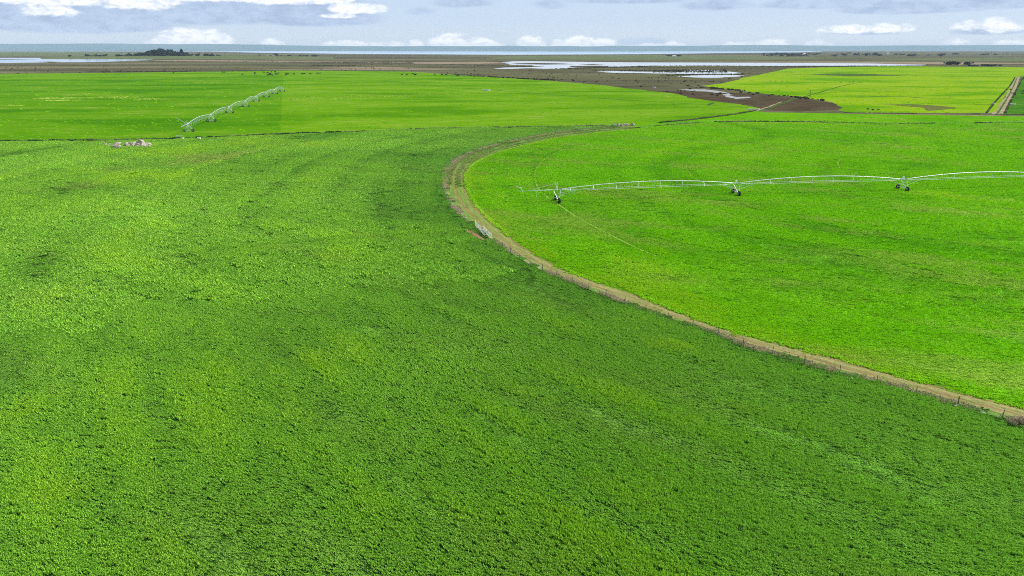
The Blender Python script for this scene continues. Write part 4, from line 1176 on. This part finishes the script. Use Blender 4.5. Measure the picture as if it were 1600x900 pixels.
# ------------------------------------------------------------------ cattle
def cow_mesh():
    me = bpy.data.meshes.new('cow'); 
    J = [(0, 0, 1.02), (-.55, 0, 1.06), (-.95, 0, 1.08), (.5, 0, 1.0), (.85, 0, 1.08), (1.2, 0, 1.2), (1.5, 0, 1.12), (1.75, 0, .92)]
    E = [(0, 1), (1, 2), (0, 3), (3, 4), (4, 5), (5, 6), (6, 7)]
    Rr = [.40, .40, .30, .40, .34, .20, .17, .10]
    def chain(root, ps, rs):
        prev = root
        for p, r in zip(ps, rs):
            J.append(p); Rr.append(r); E.append((prev, len(J) - 1)); prev = len(J) - 1
    for s in (-1, 1):
        chain(3, [(.62, s * .22, .72), (.64, s * .23, .42), (.64, s * .23, .05)], [.15, .09, .07])
        chain(2, [(-.85, s * .22, .78), (-.98, s * .23, .46), (-.92, s * .23, .05)], [.18, .09, .07])
    chain(2, [(-1.18, 0, 1.0), (-1.25, 0, .6)], [.06, .05])
    for s in (-1, 1): chain(6, [(1.42, s * .27, 1.24)], [.06])
    me.from_pydata(J, E, [])
    o = bpy.data.objects.new('cow_rig', me); COL.objects.link(o)
    o.modifiers.new('skin', 'SKIN'); sub = o.modifiers.new('sub', 'SUBSURF'); sub.levels = 1
    sv = me.skin_vertices[0].data
    for i, r in enumerate(Rr): sv[i].radius = (r, r)
    sv[0].use_root = True
    dg = bpy.context.evaluated_depsgraph_get()
    out = bpy.data.meshes.new_from_object(o.evaluated_get(dg))
    bpy.data.objects.remove(o); out.name = 'cow'
    out.materials.clear(); out.materials.append(M['cow'])
    return out
COW = cow_mesh()
def cow(px, py, label, s=1.0):
    o = bpy.data.objects.new('cow', COW); COL.objects.link(o)
    p = at(px, py); o.location = (p.x, p.y, .03); s *= 1.55 if py < 125 else .9; o.scale = (s, s, s); o.rotation_euler = (0, 0, random.choice([0, math.pi]) + random.gauss(0, .5))
    tag(o, label, 'cow', 'black cattle grazing the far pasture')
for px, py in ((412, 114.2), (418, 115.2), (424.5, 113.4), (430, 113.4), (422, 116.5), (430.5, 116.8), (432.5, 117.2), (434.5, 115.8), (419, 118.6), (423, 118.4), (426, 118.6)):
    cow(px, py, 'black cow in the tight herd beyond the tip of the distant irrigator', 1.15)
for px, py in ((447, 116), (447, 118.6), (450.5, 116), (459.5, 116.3), (472, 116.8), (475, 116.4), (485, 116.2), (496, 115.8), (499.5, 115.8)):
    cow(px, py, 'black cow in the loose line right of the tight herd', 1.1)
for px, py in ((628, 117.7), (636, 117.8), (645, 117), (649, 117.5), (648.5, 118.3)):
    cow(px, py, 'black cow in the small group near the middle of the far pasture', 1.1)
for px, py in ((679, 117.6), (691, 118), (697, 118.4), (715, 119.6), (717, 119.2), (741, 120.6)):
    cow(px, py, 'black cow grazing at the dark marsh edge right of centre', 1.1)
for px, py in ((348, 114), (351, 114), (379, 117.6), (399, 115.0), (398.5, 117.0), (271, 114.8)):
    cow(px, py, 'black cow alone well left of the tight herd', 1.05)
for px, py in ((1204, 127.6), (1212, 127.7), (1222, 127.8), (1230, 127.9), (1314, 129.2), (1327, 129.2), (1333, 129.0), (1356, 172), (1364, 173), (1372, 172.6)):
    cow(px, py, 'black cow on the yellow green pasture beyond the mudflat', 1.0)

# ------------------------------------------------------------------ trees and bushes far off
def crown_mesh(seed, kind):
    rg = np.random.default_rng(seed); V = []; F = []
    n = 420
    lobes = [(rg.normal(0, .28), rg.normal(0, .28), .35 + .5 * rg.random(), .22 + .2 * rg.random()) for _ in range(9)]
    for i in range(n):
        if kind == 'cone':
            z = rg.random() ** .8; r = (1 - z) * .42 * (0.6 + .4 * rg.random()) + .03; a = rg.random() * 6.28
            c = np.array([math.cos(a) * r, math.sin(a) * r, .12 + z * .9])
        else:
            lx, ly, lz, lr = lobes[rg.integers(0, 9)]
            d = rg.normal(size=3); d /= np.linalg.norm(d)
            c = np.array([lx, ly, lz]) + d * lr * (.5 + .5 * rg.random()); c[2] = max(c[2], .18)
        s = .09 * (.6 + .8 * rg.random())
        u = rg.normal(size=3); u /= np.linalg.norm(u); q = np.cross(u, rg.normal(size=3)); q /= np.linalg.norm(q)
        k = len(V)
        V += [tuple(c - u * s - q * s * .6), tuple(c + u * s - q * s * .4), tuple(c + u * s * .7 + q * s), tuple(c - u * s * .8 + q * s * .7)]
        F.append((k, k + 1, k + 2, k + 3))
    me = bpy.data.meshes.new('crown'); me.from_pydata(V, [], F); me.materials.append(M['leaf'])
    return me
def trunk_mesh():
    mb = MB().tube([(0, 0, -.02), (0.01, 0, .25), (0, .01, .6)], [.045, .034, .015], 7)
    for k in range(5):
        a = k * 1.3; mb.tube([(0, 0, .2 + .06 * k), (math.cos(a) * .22, math.sin(a) * .22, .42 + .08 * k)], [.02, .007], 5)
    me = bpy.data.meshes.new('trunk'); me.from_pydata([tuple(v) for v in mb.v], [], mb.f); me.materials.append(M['bark'])
    return me
CROWNS = [crown_mesh(1, 'round'), crown_mesh(2, 'round'), crown_mesh(3, 'round'), crown_mesh(4, 'cone')]
TRUNK = trunk_mesh()
def tree(loc, h, wd, label, group, kind=None, name='tree'):
    root = empty(name, loc, random.random() * 6.28); tag(root, label, 'tree' if name == 'tree' else 'bush', group)
    root.scale = (wd, wd, h)
    for nm, me in (('trunk', TRUNK), ('crown', CROWNS[random.randrange(3) if kind is None else kind])):
        o = bpy.data.objects.new(nm, me); COL.objects.link(o); o.parent = root
def knoll_z(p): return 7.5
GT = 'dark windbreak trees on the far left knoll'
for k in range(58):
    px = 192 + 150 * random.random() ** .95
    pk = math.exp(-((px - 250) / 34) ** 2)
    p = at_dist(px, KNOLL_Y + random.uniform(-40, 80))
    p.z = knoll_z(p)
    h = 10 + 17 * pk + random.uniform(-3, 3)
    tree(p, h, h * 1.0, 'dark windbreak tree in the long grove on the far left knoll', GT, None)
for px, h, kd, lb in ((252, 34, 0, 'tallest round dark tree at the middle of the far left grove'), (283, 31, 3, 'pointed dark conifer standing at the right of the far left grove'), (266, 29, 1, 'tall dark tree just right of the tallest grove tree'), (240, 29, 2, 'broad dark tree just left of the tallest grove tree')):
    p = at_dist(px, KNOLL_Y); p.z = knoll_z(p); tree(p, h, h * 1.0, lb, GT, kd)
for k in range(22):
    px = random.choice([random.uniform(131, 160), random.uniform(131, 160), random.uniform(160, 188)])
    p = at_dist(px, KNOLL_Y + random.uniform(-10, 60)); p.z = knoll_z(p); h = random.uniform(6, 11)
    tree(p, h, h * 1.2, 'dark low tree in the short row left of the grove', GT)
p = at_dist(106, KNOLL_Y); p.z = 7; tree(p, 8, 11, 'single dark tree standing well left of the grove', GT)
for k in range(16):
    px = random.uniform(400, 495); p = at_dist(px, KNOLL_Y + 500 + random.uniform(0, 60)); p.z = 0.3
    h = random.uniform(7, 12); tree(p, h + (8 if abs(px - 433) < 5 else 0), h * 1.3, 'dark tree along the shore by the white far houses', 'dark trees by the far shore houses')
for k in range(14):
    p = at(random.uniform(1478, 1516), 101 + random.uniform(-.3, 1.0)); h = random.uniform(5, 8.5)
    tree(p, h, h * 1.4, 'dense dark bush in the tall clump behind the yellow pasture', 'dark bushes behind the yellow pasture', None, 'bush')
for k in range(12):
    p = at(random.uniform(1512, 1570), 103 + random.uniform(-.3, .8)); h = random.uniform(2.5, 4.5)
    tree(p, h, h * 2.2, 'low dark bush in the row right of the tall clump', 'dark bushes behind the yellow pasture', None, 'bush')
for k in range(14):
    px = random.uniform(1042, 1064); p = at(px, 88.2); h = random.uniform(6, 10)
    tree(p, h, h * 1.6, 'dark tree in the small clump beyond the middle lagoon', 'dark trees beyond the lagoon')
for k in range(70):
    px = random.choice([random.uniform(1190, 1280), random.uniform(1210, 1250), random.uniform(1300, 1385), random.uniform(1400, 1600)])
    p = at(px, random.uniform(83.5, 88.5)); h = random.uniform(7, 13)
    tree(p, h, h * 2.0, 'tiny dark tree dotted over the hazy plain at far right', 'trees over the hazy plain')

# far houses
def house(loc, rz, label, s=1.0):
    root = empty('farm_house', loc, rz); tag(root, label, 'house', 'white houses far off')
    root.scale = (s, s, s)
    MB().box((0, 0, 1.6), (14, 8, 3.2)).build('wall', M['wall'], root)
    v = [(-7.5, -4.6, 3.2), (7.5, -4.6, 3.2), (7.5, 4.6, 3.2), (-7.5, 4.6, 3.2), (-7.5, 0, 5.8), (7.5, 0, 5.8)]
    obj('roof', v, [(0, 1, 5, 4), (2, 3, 4, 5), (0, 4, 3), (1, 2, 5), (3, 2, 1, 0)], M['roof'], root)
    for x in (-4, 3.5): MB().box((x, -4.0, 1.9), (1.8, .12, 1.2)).build('window', M['glass'], root)
    MB().box((0, -4.0, 1.1), (1.1, .14, 2.1)).build('door', M['glass'], root)
for px, yy, lb in ((410, 20, 'leftmost white house on the far shore left of the tree row'), (417, 40, 'middle white house among the far shore trees'), (426, 30, 'right white house beside the tallest far shore tree')):
    p = at_dist(px, KNOLL_Y + 440 + yy); p.z = 0; house(p, .1, lb, 1.3)
house(at(1053, 88.9), 0, 'single white house in the clump beyond the middle lagoon', 1.3)
for px, py, lb in ((1257, 85.2, 'white farm house on the hazy plain right of the lagoon trees'), (1387, 84.2, 'tall pale building far off on the hazy plain')):
    house(at(px, py), .2, lb, 1.5)

# ------------------------------------------------------------------ small farm things
def pole(px, py, h, label):
    root = empty('utility_pole', at(px, py)); tag(root, label, 'utility pole')
    MB().tube([(0, 0, -.3), (0, 0, h)], [.22, .15], 8).build('pole', M['post'], root)
    MB().box((0, 0, h - .5), (2.2, .14, .16)).build('crossarm', M['post'], root)
    for x in (-.9, 0.9): MB().tube([(x, 0, h - .42), (x, 0, h - .15)], .06, 6).build('insulator', M['concrete'], root)
pole(1265, 153.5, 7.5, 'lone timber power pole by the track over the mudflat')
def marker(px, py, label, h=2.2):
    o = MB().tube([(0, 0, -.1), (0, 0, h)], [.14, .12], 7).box((0, 0, h - .1), (.5, .1, .3)).build('marker_post', M['concrete'])
    o.location = at(px, py); tag(o, label, 'post')
marker(1020, 127.5, 'pale thin post standing in the brown marsh left of the ponds')
marker(1098, 134.5, 'pale thin post at the tip of the yellow pasture', 2.6)
def trough(px, py, s, label, rz=0.0):
    root = empty('water_trough', at(px, py), rz); tag(root, label, 'trough', 'pale water troughs')
    a, b, h = s
    v = []; f = []
    prof = [(1, 0, 0), (1, 0, 1), (.86, 0, 1), (.82, 0, .25)]
    n = 16
    for k in range(n):
        an = 2 * math.pi * k / n
        for r, _, z in prof: v.append((math.cos(an) * a * r, math.sin(an) * b * r, z * h))
    for k in range(n):
        for j in range(3): f.append((k * 4 + j, ((k + 1) % n) * 4 + j, ((k + 1) % n) * 4 + j + 1, k * 4 + j + 1))
    f.append(tuple(k * 4 + 3 for k in range(n)))
    obj('basin', v, f, M['concrete'], root)
    obj('water_surface', [(math.cos(2 * math.pi * k / n) * a * .84, math.sin(2 * math.pi * k / n) * b * .84, h * .8) for k in range(n)], [tuple(range(n))], M['lagoon'], root)
trough(1552, 163.2, (1.6, 1.6, 1.1), 'round pale trough at the roadside fence of the yellow pasture')
trough(1582, 164, (1.8, 1.8, 1.1), 'round pale trough in the green paddock right of the road')
trough(760, 141.5, (4.0, 1.6, 1.2), 'long pale trough alone in the middle of the far pasture')
trough(1022, 137.4, (1.6, 1.6, 1.3), 'small white trough at the marsh edge of the far pasture')
trough(1178, 171.5, (4.5, 1.2, .7), 'long pale trough at the corner by the mudflat track')
trough(285.5, 218, (.55, .55, .9), 'small white tank at the straight fence beside the small gate')
trough(311, 217.2, (.9, .7, .8), 'wider white tank at the straight fence right of the small gate')

# ------------------------------------------------------------------ air
hz_m = bpy.data.materials.new('air'); hz_m.use_nodes = True
h_ = NT(hz_m.node_tree); h_.n.clear()
ho_ = h_.new('ShaderNodeOutputMaterial'); pv = h_.new('ShaderNodeVolumePrincipled')
pv.inputs['Color'].default_value = (0.66, 0.84, 1.0, 1); pv.inputs['Density'].default_value = 3.0e-5; pv.inputs['Anisotropy'].default_value = 0.0
h_.l.new(pv.outputs[0], ho_.inputs['Volume'])
hb = MB().box((0, 13000, 89), (60000, 30000, 182)).build('haze', hz_m)
hb['kind'] = 'stuff'
